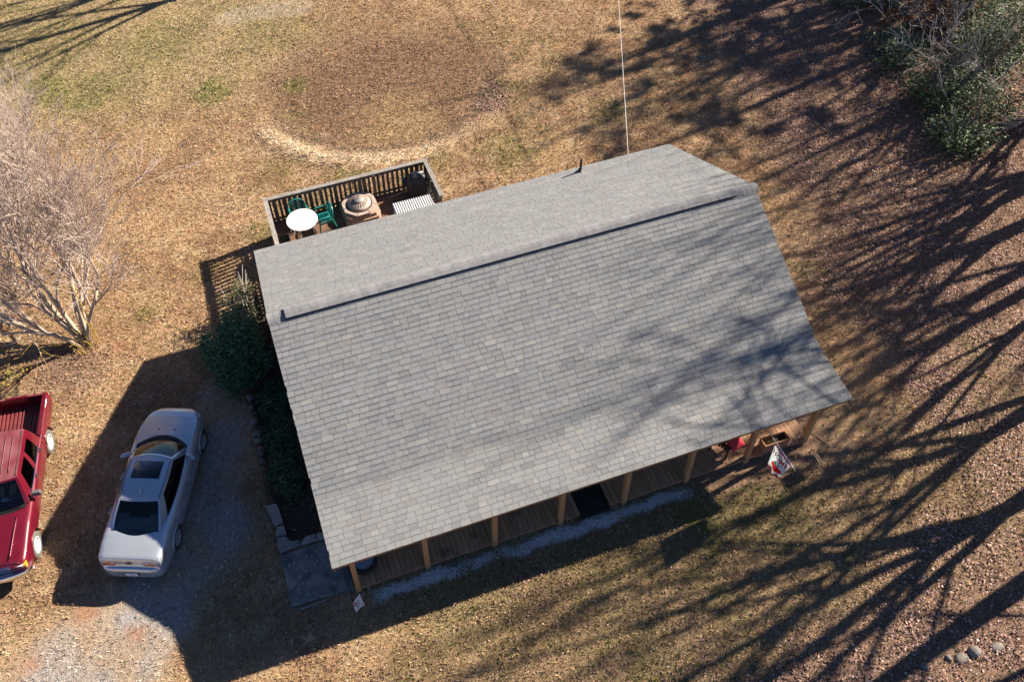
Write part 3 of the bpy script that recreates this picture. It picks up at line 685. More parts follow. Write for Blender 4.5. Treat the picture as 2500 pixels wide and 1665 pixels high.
# covered grill
t = thing('covered_grill', (7.98, 7.13, DZ), 'barbecue grill under a wrinkled black cover in the deck corner', 'grill', rz=-.25)
P = []
for i in range(49):
    a = 2 * PI * i / 48; row = []
    for z, rx, ry in ((0.01, .40, .31), (.10, .39, .30), (.45, .37, .275), (.68, .36, .265), (.80, .345, .25), (.93, .30, .21), (1.02, .20, .13), (1.045, .0, .0)):
        c, s = math.cos(a), math.sin(a); e = .55; f = 1 + (.06 * math.sin(9 * a + z * 2) + .05 * math.sin(5 * a + 1)) * (1 - z * .6) + .03 * math.sin(17 * a + 6 * z)
        row.append((rx * math.copysign(abs(c) ** e, c) * f, ry * math.copysign(abs(s) ** e, s) * f, z + .02 * math.sin(3 * a + 4 * z) * (z > .5)))
    P.append(row)
MB().grid(P).build('cover', M['cover'], t, smooth=True)
for s in (-1, 1): MB().beam((s * .40, -.05, .78), (s * .52, -.05, .74), .34, .05).build('side_shelf', M['cover'], t)
# planter on the deck corner
t = thing('deck_planter', (3.17, 6.47, DZ), 'small square planter with green seedlings inside the left deck railing', 'planter', rz=.05)
mb = MB()
for s in (-1, 1): mb.box((s * .15, 0, .13), (.02, .32, .26)); mb.box((0, s * .15, .13), (.28, .02, .26))
mb.build('planter_box', M['plasticgrey'], t); MB().box((0, 0, .10), (.275, .275, .2)).build('soil', M['soil'], t)
mb = MB()
for k in range(26):
    a = rnd.uniform(0, 2 * PI); r = rnd.uniform(.0, .08); p = Vector((.05 + r * math.cos(a), r * math.sin(a), .2)); q = p + Vector((rnd.uniform(-.06, .06), rnd.uniform(-.06, .06), rnd.uniform(.04, .12)))
    w = Vector((.014, .01, 0)); mb.add([p - w, p + w, q], [(0, 1, 2)], (.07, .19, .03))
mb.build('seedlings', M['leafpig'], t)

# ------------------------------------------------------------------ things on the porch
t = thing('planter_box', (14.38, -5.27, FLOOR), 'long wooden planter box with dry soil at the right end of the porch', 'planter', rz=.0)
mb = MB(); mb.box((0, .125, .165), (.76, .028, .33)); mb.box((0, -.125, .165), (.76, .028, .33)); mb.box((-.366, 0, .165), (.028, .222, .33)); mb.box((.366, 0, .165), (.028, .222, .33))
mb.build('box_boards', M['terracotta'], t); MB().box((0, 0, .09), (.70, .22, .17)).build('soil', M['soil'], t)
mb = MB()
for k in range(160):
    p = Vector((rnd.uniform(-.34, .10), rnd.uniform(-.1, .1), .175)); a = rnd.uniform(0, 2 * PI); q = p + Vector((.05 * math.cos(a), .05 * math.sin(a), rnd.uniform(.01, .06))); w = Vector((-math.sin(a), math.cos(a), 0)) * .009
    mb.add([p - w, p + w, q], [(0, 1, 2)], rnd.choice(((.42, .32, .16), (.30, .22, .10), (.22, .20, .07))))
mb.build('dried_plants', M['leafpig'], t)
t = thing('porch_chair', (13.05, -4.86, FLOOR), 'dark slatted wooden armchair holding a red pillow on the porch', 'chair', rz=.55)
mb = MB()
for k in range(6): MB().box((0, -.24 + .085 * k, .38 - .012 * k), (.54, .066, .02)).build('seat_slat', M['darkwood'], t)
for k in range(6):
    xx = -.235 + .094 * k; MB().beam((xx, .20, .34), (xx * 1.06, .42, 1.0 - abs(xx) * .3), .07, .02, up=(0, 1, 0)).build('back_slat', M['darkwood'], t)
for s in (-1, 1):
    MB().box((s * .30, -.02, .60), (.10, .62, .025)).build('armrest', M['darkwood'], t)
    MB().box((s * .28, -.26, .295), (.05, .06, .585)).build('leg', M['darkwood'], t); MB().box((s * .28, .22, .295), (.05, .06, .585)).build('leg', M['darkwood'], t)
P = []
for i in range(13):
    row = []
    for j in range(13):
        u = i / 6 - 1; v = j / 6 - 1; e = (1 - u ** 4) * (1 - v ** 4); pin = 1 - .10 * (1 - abs(u) ** 2) * abs(v) ** 2; pin2 = 1 - .10 * (1 - abs(v) ** 2) * abs(u) ** 2
        row.append((u * .23 * pin2, v * .23 * pin, e ** .55 * .075 + .004 * math.sin(9 * u + 5 * v)))
    P.append(row)
mb = MB(); mb.grid(P); mb.grid([[(x, y, -z) for x, y, z in r] for r in P], flip=True)
pil = mb.build('throw_pillow', M['pillow'], None, smooth=True); pil.location = (13.22, -5.09, .76); pil.rotation_euler = (.62, -.10, .25)
tag(pil, 'plump red throw pillow on the dark porch chair', 'pillow')
t = thing('round_tub', (2.90, -4.86, FLOOR), 'round black tub with a grey-blue middle at the left end of the porch', 'tub')
MB().lathe([(.27, .0), (.345, .10), (.36, .26), (.335, .285), (.27, .27), (.255, .22)], 40).build('tub_rim', M['blackrubber'], t, smooth=True, angle=50)
MB().lathe([(0, .24), (.262, .24), (.262, .05)], 32).build('tub_water', M['tubwater'], t)
t = thing('lantern', (13.83, -5.03, FLOOR), 'small white lantern standing beside the porch post', 'lantern')
MB().lathe([(.05, 0), (.05, .02), (.035, .03), (.04, .13), (.02, .17), (0, .18)], 14).build('lantern_body', M['whitepaint'], t, smooth=True, angle=40)
MB().tube([(-.03, 0, .15), (-.02, 0, .21), (.02, 0, .21), (.03, 0, .15)], .005, 6).build('lantern_handle', M['blackmetal'], t)

# ------------------------------------------------------------------ big flag on the porch
t = thing('house_flag', (13.58, -5.40, 1.9), 'white HOME flag with red plaid border hanging from an angled porch pole', 'flag')
FO = (-13.58, 5.40, -1.9)
MB().tube([(13.60, -5.42, 1.97), (13.545, -6.05, 2.112), (13.49, -6.95, 2.26)], .013, 10).build('pole', M['whitepaint'], t, smooth=True, loc=FO)
MB().lathe([(0, 0), (.024, .01), (.018, .045), (0, .05)], 10, (13.49, -6.95, 2.26), R=Matrix.Rotation(PI / 2, 3, 'X')).build('finial', M['gold'], t, smooth=True, loc=FO)
MB().box((13.60, -5.435, 1.97), (.06, .05, .09)).build('bracket', M['blackmetal'], t, loc=FO)
A_, B_ = Vector((13.54, -6.09, 2.118)), Vector((13.50, -6.80, 2.234))
Ab, Bb = Vector((13.43, -6.19, 1.16)), Vector((13.47, -6.63, 1.23))
def flagP(u, v, off=0.):
    p = A_.lerp(B_, u) * (1 - v) + Ab.lerp(Bb, u) * v
    w = v ** 1.3
    p.x += w * (.045 * math.sin(u * 7.5 + .5) + .02 * math.sin(u * 15 + v * 4)); p.y += w * .02 * math.sin(u * 9) + (.06 * (1 - v) * v * (1 if u < .5 else -1) * abs(u - .5) * 2)
    p.z += -.05 * math.sin(PI * u) * v * .6
    p.x -= off; return p
def inpoly(px, py, poly):
    c = False; j = len(poly) - 1
    for i in range(len(poly)):
        xi, yi = poly[i]; xj, yj = poly[j]
        if (yi > py) != (yj > py) and px < (xj - xi) * (py - yi) / (yj - yi) + xi: c = not c
        j = i
    return c
truck_p = [(.5 + (a - .55) * 1.3, .68 + (b - .68) * 1.25) for a, b in [(.30, .70), (.34, .64), (.50, .64), (.53, .62), (.55, .56), (.66, .56), (.70, .63), (.84, .65), (.87, .70), (.87, .77), (.30, .77)]]
tree_p = [(.20, .66), (.27, .62), (.25, .58), (.33, .56), (.33, .50), (.38, .48), (.44, .52), (.42, .55), (.50, .58), (.47, .60), (.52, .635), (.36, .645), (.32, .68)]
NU, NV = 66, 96
PTS = [[flagP(i / NU, j / NV) for j in range(NV + 1)] for i in range(NU + 1)]
mb = MB(); mb.v = [tuple(p) for r in PTS for p in r]
for i in range(NU):
    for j in range(NV):
        u, v = (i + .5) / NU, (j + .5) / NV
        if v < .10 or v > .89 + .02 * math.sin(u * 14):
            a = (int(u * 16) % 2); b = (int(v * 22) % 2); c = [(.06, .004, .01), (.30, .008, .02), (.50, .01, .03)][a + b]
            if abs((u * 8) % 1 - .5) < .05: c = (.7, .5, .5)
        elif inpoly(u, v, tree_p): c = (.03, .14, .08) if (i + j) % 3 else (.10, .25, .14)
        elif inpoly(u, v, truck_p): c = (.62, .012, .015) if not (.52 < u < .62 and .545 < v < .60) else (.20, .28, .33)
        elif math.hypot((u - .33), (v - .80) * 1.45) < .05 or math.hypot((u - .79), (v - .80) * 1.45) < .05: c = (.05, .05, .06)
        elif v > .80 - .03 * math.sin(u * 6): c = (.82, .83, .85)
        else: c = (.66, .73, .75)
        q = i * (NV + 1) + j; mb.f.append((q, q + 1, q + NV + 2, q + NV + 1)); mb.t.append(c)
mb.build('flag_cloth', M['clothpig'], t, smooth=True, loc=FO)
def flag_text(body, size, u0, v0, m, sx=1., bold=0.):
    me = text_mesh(body, 1., bold)
    for vert in me.vertices:
        u = u0 + vert.co.x * size * sx; v = v0 - vert.co.y * size * .72; vert.co = flagP(u, v, .016)
    return link('lettering', me, M[m], t, FO)
flag_text('HOME', .33, .5, .36, 'letter_red', .98, .03); flag_text('all hearts come', .10, .5, .16, 'letter_grey', 1.12, .006); flag_text('for Christmas', .13, .52, .47, 'letter_grey', 1.05, .006)

# garden flags
def garden_flag(loc, label, A, B, Cc, D, stake, figs, ground_c=(.70, .73, .78)):
    t = thing('garden_flag', loc, label, 'flag'); o = tuple(-a for a in loc)
    MB().tube(stake, .009, 6).build('stake', M['blackmetal'], t, loc=o)
    A, B, Cc, D = map(Vector, (A, B, Cc, D)); n = (B - A).cross(D - A).normalized()
    def Pp(u, v, off=0): return (A.lerp(B, u)) * (1 - v) + (D.lerp(Cc, u)) * v + n * (.012 * math.sin(6 * u + 2) * v + off)
    N1, N2 = 40, 54; mb = MB(); mb.v = [tuple(Pp(i / N1, j / N2)) for i in range(N1 + 1) for j in range(N2 + 1)]
    for i in range(N1):
        for j in range(N2):
            u, v = (i + .5) / N1, (j + .5) / N2; c = ground_c
            for cx, cy, rx, ry, cc in figs:
                if ((u - cx) / rx) ** 2 + ((v - cy) / ry) ** 2 < 1: c = cc
            q = i * (N2 + 1) + j; mb.f.append((q, q + 1, q + N2 + 2, q + N2 + 1)); mb.t.append(c)
    mb.build('flag_cloth', M['clothpig'], t, smooth=True, loc=o)
R_, G_, K_ = (.55, .01, .05), (.16, .26, .24), (.16, .13, .17)
garden_flag((2.41, -5.70, 0), 'small white garden flag with red prints near the left porch post', (2.60, -5.80, .78), (2.385, -5.99, .80), (2.392, -6.06, .42), (2.645, -5.95, .40),
            [(2.41, -5.40, 0), (2.41, -5.42, .82), (2.415, -5.75, .82), (2.40, -6.08, .80)], [(.72, .28, .10, .12, R_), (.80, .40, .07, .10, R_), (.62, .42, .09, .06, R_), (.95, .36, .04, .05, R_), (.42, .30, .11, .10, K_), (.42, .30, .06, .06, (.6, .6, .65)), (.55, .70, .10, .16, G_), (.36, .55, .07, .09, G_), (.20, .80, .05, .08, R_), (.68, .78, .05, .08, G_)])
garden_flag((15.10, -5.83, 0), 'narrow garden flag seen edge-on beyond the porch planter', (15.05, -6.0, .62), (15.06, -6.32, .62), (15.33, -6.28, .35), (15.32, -5.96, .35),
            [(15.10, -5.90, 0), (15.10, -5.90, .62), (15.09, -6.0, .64), (15.08, -6.37, .64)], [(.5, .4, .2, .2, (.30, .10, .06))], (.42, .33, .22))

# ------------------------------------------------------------------ vehicles
def lerp_tab(tab):
    xs = np.array([a for a, b in tab], float); ys = np.array([b for a, b in tab], float)
    return lambda x: float(np.interp(x, xs, ys))
def wheel(t, x, y, R, side, rimm, tyrem, spokes, wd=.21):
    Rm = Matrix.Rotation(-side * PI / 2, 3, 'X')          # lathe axis -> outwards
    h = wd / 2
    w = MB().lathe([(R * .62, -h), (R * .90, -h), (R * .985, -h * .75), (R, -h * .3), (R, h * .3), (R * .985, h * .75), (R * .90, h), (R * .70, h * .96), (R * .62, h * .88)], 40, (x, y, R), Rm).build('wheel', tyrem, t, smooth=True, angle=50)
    mb = MB(); ri = R * .63
    mb.lathe([(ri, -h * .8), (ri, h * .9), (ri * .93, h * .93), (ri * .88, h * .60), (ri * .86, h * .2)], 36, (x, y, R), Rm)
    if spokes:
        for k in range(spokes):
            a = 2 * PI * k / spokes; d = Vector((math.cos(a), math.sin(a), 0)); p0 = Rm @ (d * ri * .15 + Vector((0, 0, h * .72))); p1 = Rm @ (d * ri * .92 + Vector((0, 0, h * .78)))
            c = Vector((x, y, R)); mb.beam(c + p0, c + p1, .042 if spokes > 6 else .07, .03, up=(0, side, 0))
        mb.lathe([(ri * .26, h * .60), (ri * .24, h * .85), (0, h * .9)], 16, (x, y, R), Rm)
        MB().lathe([(ri * .9, -h * .1), (0, -h * .1)], 24, (x, y, R), Rm).build('brake_disc', M['trim'], w)
    else:
        mb.lathe([(ri * .9, h * .55), (ri * .62, h * .42), (ri * .55, h * .7), (ri * .28, h * .75), (ri * .22, h * .98), (0, h * 1.0)], 28, (x, y, R), Rm)
    r = mb.build('rim', rimm, w, smooth=True, angle=35)
    if not spokes:
        for k in range(8):
            a = 2 * PI * k / 8; p = Vector((x, y, R)) + Rm @ Vector((math.cos(a) * ri * .76, math.sin(a) * ri * .76, h * .50)); MB().lathe([(.02, 0), (.02, .012), (0, .012)], 8, p, Rm).build('hand_hole', M['trim'], w)
    return w

class Body:
    """lower body: sections along x, half profile from the centre line over the shoulder and down to the sill"""
    def __init__(s, hw, top, low, shoulder, arches, Rarch, belt=None, tumble=.0):
        s.hw, s.top, s.low, s.sh, s.arches, s.R = lerp_tab(hw), lerp_tab(top), lerp_tab(low), lerp_tab(shoulder), arches, Rarch
    def prof(s, x):
        w, t, l = s.hw(x), s.top(x), s.low(x); sh = s.sh(x); h = t - l
        return [(0, t + .012), (.35 * w, t + .010), (.62 * w, t), (.82 * w, t - .012 - .1 * sh), (.915 * w, t - .03 - .35 * sh), (.965 * w, t - .05 - .75 * sh), (.992 * w, t - .06 - 1.25 * sh - .05 * h), (w, l + .52 * h), (w, l + .36 * h), (.995 * w, l + .18 * h), (.97 * w, l + .06 * h), (.90 * w, l)]
    def pt(s, x, q, side, off=0.):
        p = s.prof(x); k = len(p) - 1; f = q * k; i = min(int(f), k - 1); f -= i
        # Catmull-Rom through the profile
        def g(j): return Vector(p[max(0, min(k, j))])
        a, b, c, d = g(i - 1), g(i), g(i + 1), g(i + 2)
        v = .5 * ((2 * b) + (c - a) * f + (2 * a - 5 * b + 4 * c - d) * f * f + (3 * b - a - 3 * c + d) * f ** 3)
        if off:
            e = .01; v2 = s.pt(x, min(1, q + e), 1); v1 = s.pt(x, max(0, q - e), 1); tx, tz = v2.y - v1.y, v2.z - v1.z; l = math.hypot(tx, tz) or 1
            v = Vector((v[0] - tz / l * off, v[1] + tx / l * off)); return Vector((x, side * v[0], v[1]))
        return Vector((x, side * v[0], v[1]))
    def mesh(s, xs, nq, skip=None):
        mb = MB()
        for side in (1, -1):
            P = [[s.pt(x, j / nq, side) for j in range(nq + 1)] for x in xs]
            def sk(i, j):
                c = (P[i][j] + P[i + 1][j + 1]) / 2
                if skip and skip(c, (j + .5) / nq): return True
                if abs(c.y) > .5 * s.hw(c.x):
                    for xa, za in s.arches:
                        if math.hypot(c.x - xa, c.z - za) < s.R: return True
                return False
            mb.grid(P, skip=sk, flip=(side == 1))
        a = [s.pt(xs[0], j / nq, 1) for j in range(nq + 1)] + [s.pt(xs[0], j / nq, -1) for j in range(nq, -1, -1)]
        b = [s.pt(xs[-1], j / nq, 1) for j in range(nq + 1)] + [s.pt(xs[-1], j / nq, -1) for j in range(nq, -1, -1)]
        mb.add(a, [tuple(range(len(a)))]); mb.add(b, [tuple(range(len(b)))[::-1]])
        return mb
    def line(s, pts, r=.006, side=1, off=.0):
        return [s.pt(x, q, side, off) for x, q in pts]
def arch_parts(t, b, lip, well):
    for xa, za in b.arches:
        for side in (1, -1):
            pts = []; pw = []; mw = MB()
            for k in range(25):
                a = -.12 + (PI + .24) * k / 24; x = xa + b.R * math.cos(a); z = za + b.R * math.sin(a)
                y = b.hw(x)
                for q in range(40, 101):                      # find the skin at this height
                    p = b.pt(x, q / 100, 1)
                    if p.z <= z: y = p.y; break
                pts.append((x, side * (y + .004), z)); pw.append([(x, side * (y - .004), z), (x, side * (y - .30), z)])
            MB().tube(pts, .016, 6).build('arch_lip', lip, t, smooth=True); mw.grid(pw)
            mw.add([(xa + b.R * math.cos(a), side * (b.hw(xa) - .30), za + b.R * math.sin(a)) for a in np.linspace(-.12, PI + .12, 20)], [tuple(range(20))])
            mw.build('wheel_well', well, t)

def greenhouse(t, base, topl, nF, nS, nR, panes, paint, glassm, crown, roofm, roofname='roof_panel', nv=10, bulge=.03):
    """closed loop of base and top points (right half mirrored); panes: name -> (side, u0, u1, v0, v1)"""
    (bf, bs, br), (tf, ts, tr) = base, topl           # functions of s in 0..1 giving points: front (left->right handled by sign), side (left, front->rear), rear
    loop = []
    for i in range(nF + 1): s = i / nF; loop.append(('F', s, bf(1 - 2 * s), tf(1 - 2 * s)))     # from right(y<0) .. handled below
    seq = []
    for i in range(nF): s = i / nF; y = -1 + 2 * s; seq.append(('F', s, Vector(bf(y)), Vector(tf(y))))
    for i in range(nS): s = i / nS; seq.append(('L', s, Vector(bs(s)), Vector(ts(s))))
    for i in range(nR): s = i / nR; y = 1 - 2 * s; seq.append(('R', s, Vector(br(y)), Vector(tr(y))))
    for i in range(nS):
        s = 1 - i / nS; p = Vector(bs(s)); q = Vector(ts(s)); p.y *= -1; q.y *= -1; seq.append(('r', s, p, q))
    n = len(seq)
    cen = sum((a[3] for a in seq), Vector()) / n
    def P(i, v):
        sd, s, b, tp = seq[i % n]; p = b.lerp(tp, v); out = Vector((b.x - cen.x, (b.y) * 1.6, 0)); out.normalize()
        return p + out * bulge * math.sin(PI * v)
    body = MB(); mbs = {k: MB() for k in panes}
    grid = [[P(i, j / nv) for j in range(nv + 1)] for i in range(n)]
    body.v = [tuple(p) for r in grid for p in r]
    for m in mbs.values(): m.v = list(body.v)
    for i in range(n):
        sd, s = seq[i][0], seq[i][1]; s2 = seq[(i + 1) % n][1] if seq[(i + 1) % n][0] == sd else (1.0 if sd in 'FLR' else 0.0); sc = (s + s2) / 2
        for j in range(nv):
            v = (j + .5) / nv; q = (i * (nv + 1) + j, ((i + 1) % n) * (nv + 1) + j, ((i + 1) % n) * (nv + 1) + j + 1, i * (nv + 1) + j + 1); dst = body
            for k, (psd, u0, u1, v0, v1) in panes.items():
                if sd == psd and u0 <= sc <= u1 and v0 <= v <= v1: dst = mbs[k]
            dst.f.append(q); dst.t.append(None)
    bo = body.build('cabin_frame', paint, t, smooth=True, angle=45)
    for k, m in mbs.items(): m.build(k.split('.')[0], glassm[k] if isinstance(glassm, dict) else glassm, t, smooth=True)
    # roof panel: rows between left and right top edges
    NL = nS; rows = []
    for i in range(NL + 1):
        s = i / NL; l = Vector(ts(s)); row = []
        for j in range(13):
            w = 1 - 2 * j / 12; p = Vector((l.x, l.y * w, l.z))
            if i == 0: f = Vector(tf(w)); p.x = f.x; p.z = f.z
            if i == NL: f = Vector(tr(w)); p.x = f.x; p.z = f.z
            fx = Vector(tf(w)).x; rx = Vector(tr(w)).x; p.x = fx + (rx - fx) * s
            p.z = (l.z + (1 - w * w) * crown * (.35 + .65 * math.sin(PI * min(max(s, .0), 1)))) if 0 < i < NL else Vector((tf if i == 0 else tr)(w)).z
            row.append(p)
        rows.append(row)
    rp = MB().grid(rows, flip=True).build(roofname, roofm, t, smooth=True)
    return rp, rows

# ---- silver sedan
SED = thing('sedan', (-1.826, -.971, 0), 'silver four-door sedan with a sunroof, half in the shadow of the house', 'car', rz=math.atan2(2.6247, 1.0056))
sb = Body([(-2.49, .56), (-2.475, .64), (-2.44, .715), (-2.38, .775), (-2.25, .83), (-1.9, .877), (-1.4, .893), (0, .893), (1.2, .888), (1.55, .872), (1.85, .83), (2.03, .77), (2.17, .68), (2.27, .57), (2.34, .44), (2.375, .30)],
          [(-2.49, .60), (-2.475, .66), (-2.45, .69), (-2.405, .705), (-2.385, .74), (-2.355, .96), (-2.33, 1.015), (-2.27, 1.03), (-2.0, 1.05), (-1.7, 1.055), (-1.2, 1.0), (.4, .96), (.9, .985), (1.25, .965), (1.6, .925), (1.9, .865), (2.1, .80), (2.25, .715), (2.33, .63), (2.38, .52)],
          [(-2.49, .32), (-2.4, .27), (-2.0, .24), (-1.5, .20), (1.5, .20), (2.0, .22), (2.25, .25), (2.38, .34)],
          [(-2.49, .03), (-2.36, .05), (-2.2, .07), (-1.5, .10), (-.5, .085), (.8, .08), (1.5, .10), (2.1, .10), (2.38, .05)], [(1.425, .335), (-1.425, .335)], .375)
xs = list(np.concatenate([np.linspace(-2.49, -2.25, 24)[:-1], np.linspace(-2.25, 2.05, 130)[:-1], np.linspace(2.05, 2.375, 30)]))
sb.mesh(xs, 44, skip=lambda c, q: -1.62 < c.x < .95 and abs(c.y) < .66 and c.z > .8).build('body', M['silver'], SED, smooth=True, angle=42)
arch_parts(SED, sb, M['silver'], M['trim'])
for xa in (1.425, -1.425):
    for side in (1, -1): wheel(SED, xa, side * .775, .335, side, M['alloy'], M['tyre'], 10)
gl = []
def s_bf(y): return (1.12 - .30 * y * y, .70 * y, .985)
def s_tf(y): return (.36 - .10 * y * y, .555 * y, 1.40 + .02 * (1 - y * y))
def s_bs(s): return (.82 - 2.42 * s, .70 + .075 * math.sin(PI * min(1, s * 1.02)) - .06 * s ** 3, .975 + .03 * s)
def s_ts(s): return (.24 - 1.12 * s, .545 + .03 * math.sin(PI * s) - .015 * s, 1.40 + .03 * math.sin(PI * s) - .005 * s)
def s_br(y): return (-1.78 + .18 * y * y, .64 * y, 1.005 + .045 * (1 - y * y))
def s_tr(y): return (-.92 + .04 * y * y, .53 * y, 1.395 + .025 * (1 - y * y))
panes = {'windshield': ('F', .03, .97, .0, .93), 'rear_window': ('R', .06, .94, .0, .95), 'side_window.1': ('L', .06, .445, .0, .90), 'side_window.2': ('L', .455, .82, .0, .90), 'side_window.3': ('r', .06, .445, .0, .90), 'side_window.4': ('r', .455, .82, .0, .90)}
dark = {k: (M['cglass'] if k in ('windshield', 'rear_window') else M['cglassdark']) for k in panes}
rp, rows = greenhouse(SED, (s_bf, s_bs, s_br), (s_tf, s_ts, s_tr), 24, 60, 24, panes, M['silver'], dark, .035, M['silver'], nv=16)
def roofz(x, y):
    s = min(max((.24 - x) / 1.12, 0), 1); w = min(1, abs(y) / .56); return 1.40 + .03 * math.sin(PI * s) + (1 - w * w) * .035 * (.35 + .65 * math.sin(PI * s))
P = [[(xx, yy, roofz(xx, yy) + .020) for yy in np.linspace(-.36, .36, 9)] for xx in np.linspace(.15, -.33, 7)]
MB().grid(P).build('sunroof', M['cglassdark'], SED, smooth=True)
P = [[(xx, yy, roofz(xx, yy) + .014) for yy in np.linspace(-.375, .375, 9)] for xx in np.linspace(.165, -.345, 7)]
MB().grid(P).build('sunroof_seal', M['trim'], SED, smooth=True)
for side in (1, -1):                                   # dark roof gutters and panel gaps
    MB().tube([(x, side * (s_ts((.24 - x) / 1.12)[1] - .028), roofz(x, .52) + .006) for x in np.linspace(.22, -.86, 14)], .007, 6).build('panel_gap', M['trim'], SED, smooth=True)
    MB().tube(sb.line([(xx, .33) for xx in np.linspace(1.0, 2.02, 14)], side=side, off=.001), .006, 5).build('panel_gap', M['trim'], SED, smooth=True)
    MB().tube(sb.line([(.93, q) for q in np.linspace(.50, .95, 12)], side=side, off=.001), .005, 5).build('panel_gap', M['trim'], SED, smooth=True)
    MB().tube(sb.line([(-.12, q) for q in np.linspace(.50, .95, 12)], side=side, off=.001), .005, 5).build('panel_gap', M['trim'], SED, smooth=True)
    MB().tube(sb.line([(-1.02 - .25 * (1 - k), q) for k, q in zip(np.linspace(0, 1, 12), np.linspace(.44, .72, 12))], side=side, off=.001), .005, 5).build('panel_gap', M['trim'], SED, smooth=True)
    MB().tube(sb.line([(xx, .335) for xx in np.linspace(-1.75, -2.30, 10)], side=side, off=.001), .005, 5).build('panel_gap', M['trim'], SED, smooth=True)
    MB().tube(sb.line([(-2.30 - .02 * k, .335 - .0 * k) for k in range(2)], side=side, off=.001), .005, 5).build('panel_gap', M['trim'], SED, smooth=True)
P = [[(1.20 - .30 * (yy / .7) ** 2 - d, yy, .992 + .012 * (1 - (yy / .7) ** 2) - .01 * d) for d in (-.015, .03, .08, .12)] for yy in np.linspace(-.70, .70, 25)]
MB().grid(P).build('cowl', M['trim'], SED, smooth=True)
for s in (-1, 1): MB().beam((1.10, s * .12 - .28, 1.01), (1.02, s * .12 + .28, 1.035), .022, .018).build('wiper', M['trim'], SED)
for side in (1, -1):
    mb = MB(); rings = []
    for f, yy in ((0, .76), (.35, .86), (.8, .98), (1., 1.02)):
        w = (.05, .075, .07, .03)[(0, .35, .8, 1.).index(f)]; rings.append([(.60 - .10 * f + w * math.cos(a) * .9, side * yy, 1.02 + .045 * math.sin(a) * (w / .075) + .02) for a in np.linspace(0, 2 * PI, 13)])
    mb.grid(rings); mb.add(rings[-1][:-1], [tuple(range(12))]); mb.build('side_mirror', M['silver'], SED, smooth=True, angle=60)
    for xx in (.02, -.98):
        p = [sb.pt(xx + d, .50, side, o) for d, o in ((.10, .004), (.07, .032), (-.07, .032), (-.10, .004))]; MB().tube(p, .014, 8).build('door_handle', M['alloy'], SED, smooth=True)
    mb = MB(); mb.grid([[sb.pt(xx, q, side, .006) for q in np.linspace(.30, .42, 6)] for xx in np.linspace(2.31, 1.93, 10)]); mb.build('headlight', M['clearlens'], SED, smooth=True)
    # tail lights wrap round the corner, two round lenses each
    def tailpt(u, v): return sb.pt(-2.372 + .012 * v - .022 * (1 - v) + .10 * max(0, u - .72), .05, side) if 0 else None
    z0, z1 = .76, .93
    def TP(u, v, off):      # u 0 inner .. 1 outer corner
        y = .36 + .43 * u; x = -2.385 + .055 * v + .055 * max(0, (u - .45) / .55) ** 2 + .10 * max(0, (u - .8) / .2) ** 2
        hgt = (.55 + .45 * math.sin(PI * min(u * 1.1, 1))) if u < .55 else (1.0 - .35 * max(0, u - .8) / .2)
        z = .845 + (v - .5) * .235 * hgt + .03 * u; return (x - off, side * y, z)
    P = [[TP(i / 16, j / 6, .014) for j in range(7)] for i in range(17)]; P2 = [[TP(0 if i == 0 else (1 if i == 16 else i / 16), j / 6, .014) for j in range(7)] for i in range(17)]
    mb = MB(); mb.grid(P2, flip=(side == -1))
    rim_ = [P2[i][0] for i in range(17)] + [P2[16][j] for j in range(1, 7)] + [P2[i][6] for i in range(15, -1, -1)] + [P2[0][j] for j in range(5, 0, -1)]
    inn = [(x + .05, y, z) for x, y, z in rim_]; k = len(rim_); mb.add(rim_ + inn, [(i, (i + 1) % k, k + (i + 1) % k, k + i) for i in range(k)])
    tl = mb.build('tail_light', M['redlens'], SED, smooth=True, angle=40)
    for uc, r in ((.20, .058), (.66, .072)):
        c = Vector(TP(uc, .5, .017)); MB().lathe([(r, 0), (r * .7, .006), (0, .009)], 20, c, R=Matrix.Rotation(-PI / 2, 3, 'Y') @ Matrix.Rotation(0, 3, 'X')).build('lens', M['clearlens'], tl, smooth=True)
    MB().tube(sb.line([(-2.02, .56), (-2.22, .56)], side=side, off=.004), .012, 6).build('side_marker', M['redlens'], SED)
# rear: plate, badge, trunk lid lip, bumper groove
MB().box((-2.497, 0, .50), (.02, .37, .17)).build('plate_recess', M['trim'], SED)
pl = MB().box((-2.512, -.0, .505), (.012, .31, .155)).build('license_plate', M['plate'], SED)
me = text_mesh('H 6957 H', .085, .004)
for v in me.vertices: x_, y_ = v.co.x, v.co.y; v.co = (-2.5195, -x_ * .62, .478 + y_)
link('plate_number', me, M['platetext'], pl)
bt = [(-.085, -.012), (-.03, -.012), (-.026, -.026), (.03, -.026), (.034, -.012), (.085, -.012), (.08, .012), (.026, .012), (.022, .026), (-.034, .026), (-.03, .012), (-.09, .012)]
mb = MB(); nb = len(bt); mb.add([(-2.405, -a, .86 + b) for a, b in bt] + [(-2.385, -a, .86 + b) for a, b in bt], [tuple(range(nb)), ] + [(i, (i + 1) % nb, nb + (i + 1) % nb, nb + i) for i in range(nb)]); mb.build('trunk_emblem', M['gold'], SED)
mb = MB(); mb.tube([(-2.392 + .05 * (yy / .75) ** 2, yy, .716) for yy in np.linspace(-.74, .74, 19)], .008, 6); mb.build('bumper_gap', M['trim'], SED)
# antenna, washer jets
mb = MB(); mb.add([(-.60, .0, 1.478), (-.78, .026, 1.462), (-.78, -.026, 1.462), (-.80, 0, 1.53), (-.74, 0, 1.528)], [(0, 1, 4), (0, 4, 2), (1, 3, 4), (2, 4, 3), (1, 2, 3)]); mb.build('antenna_fin', M['clearlens'], SED, smooth=True, angle=30)
for yy in (-.22, .22): MB().box((1.42, yy, .968), (.03, .04, .014)).build('washer_jet', M['trim'], SED)
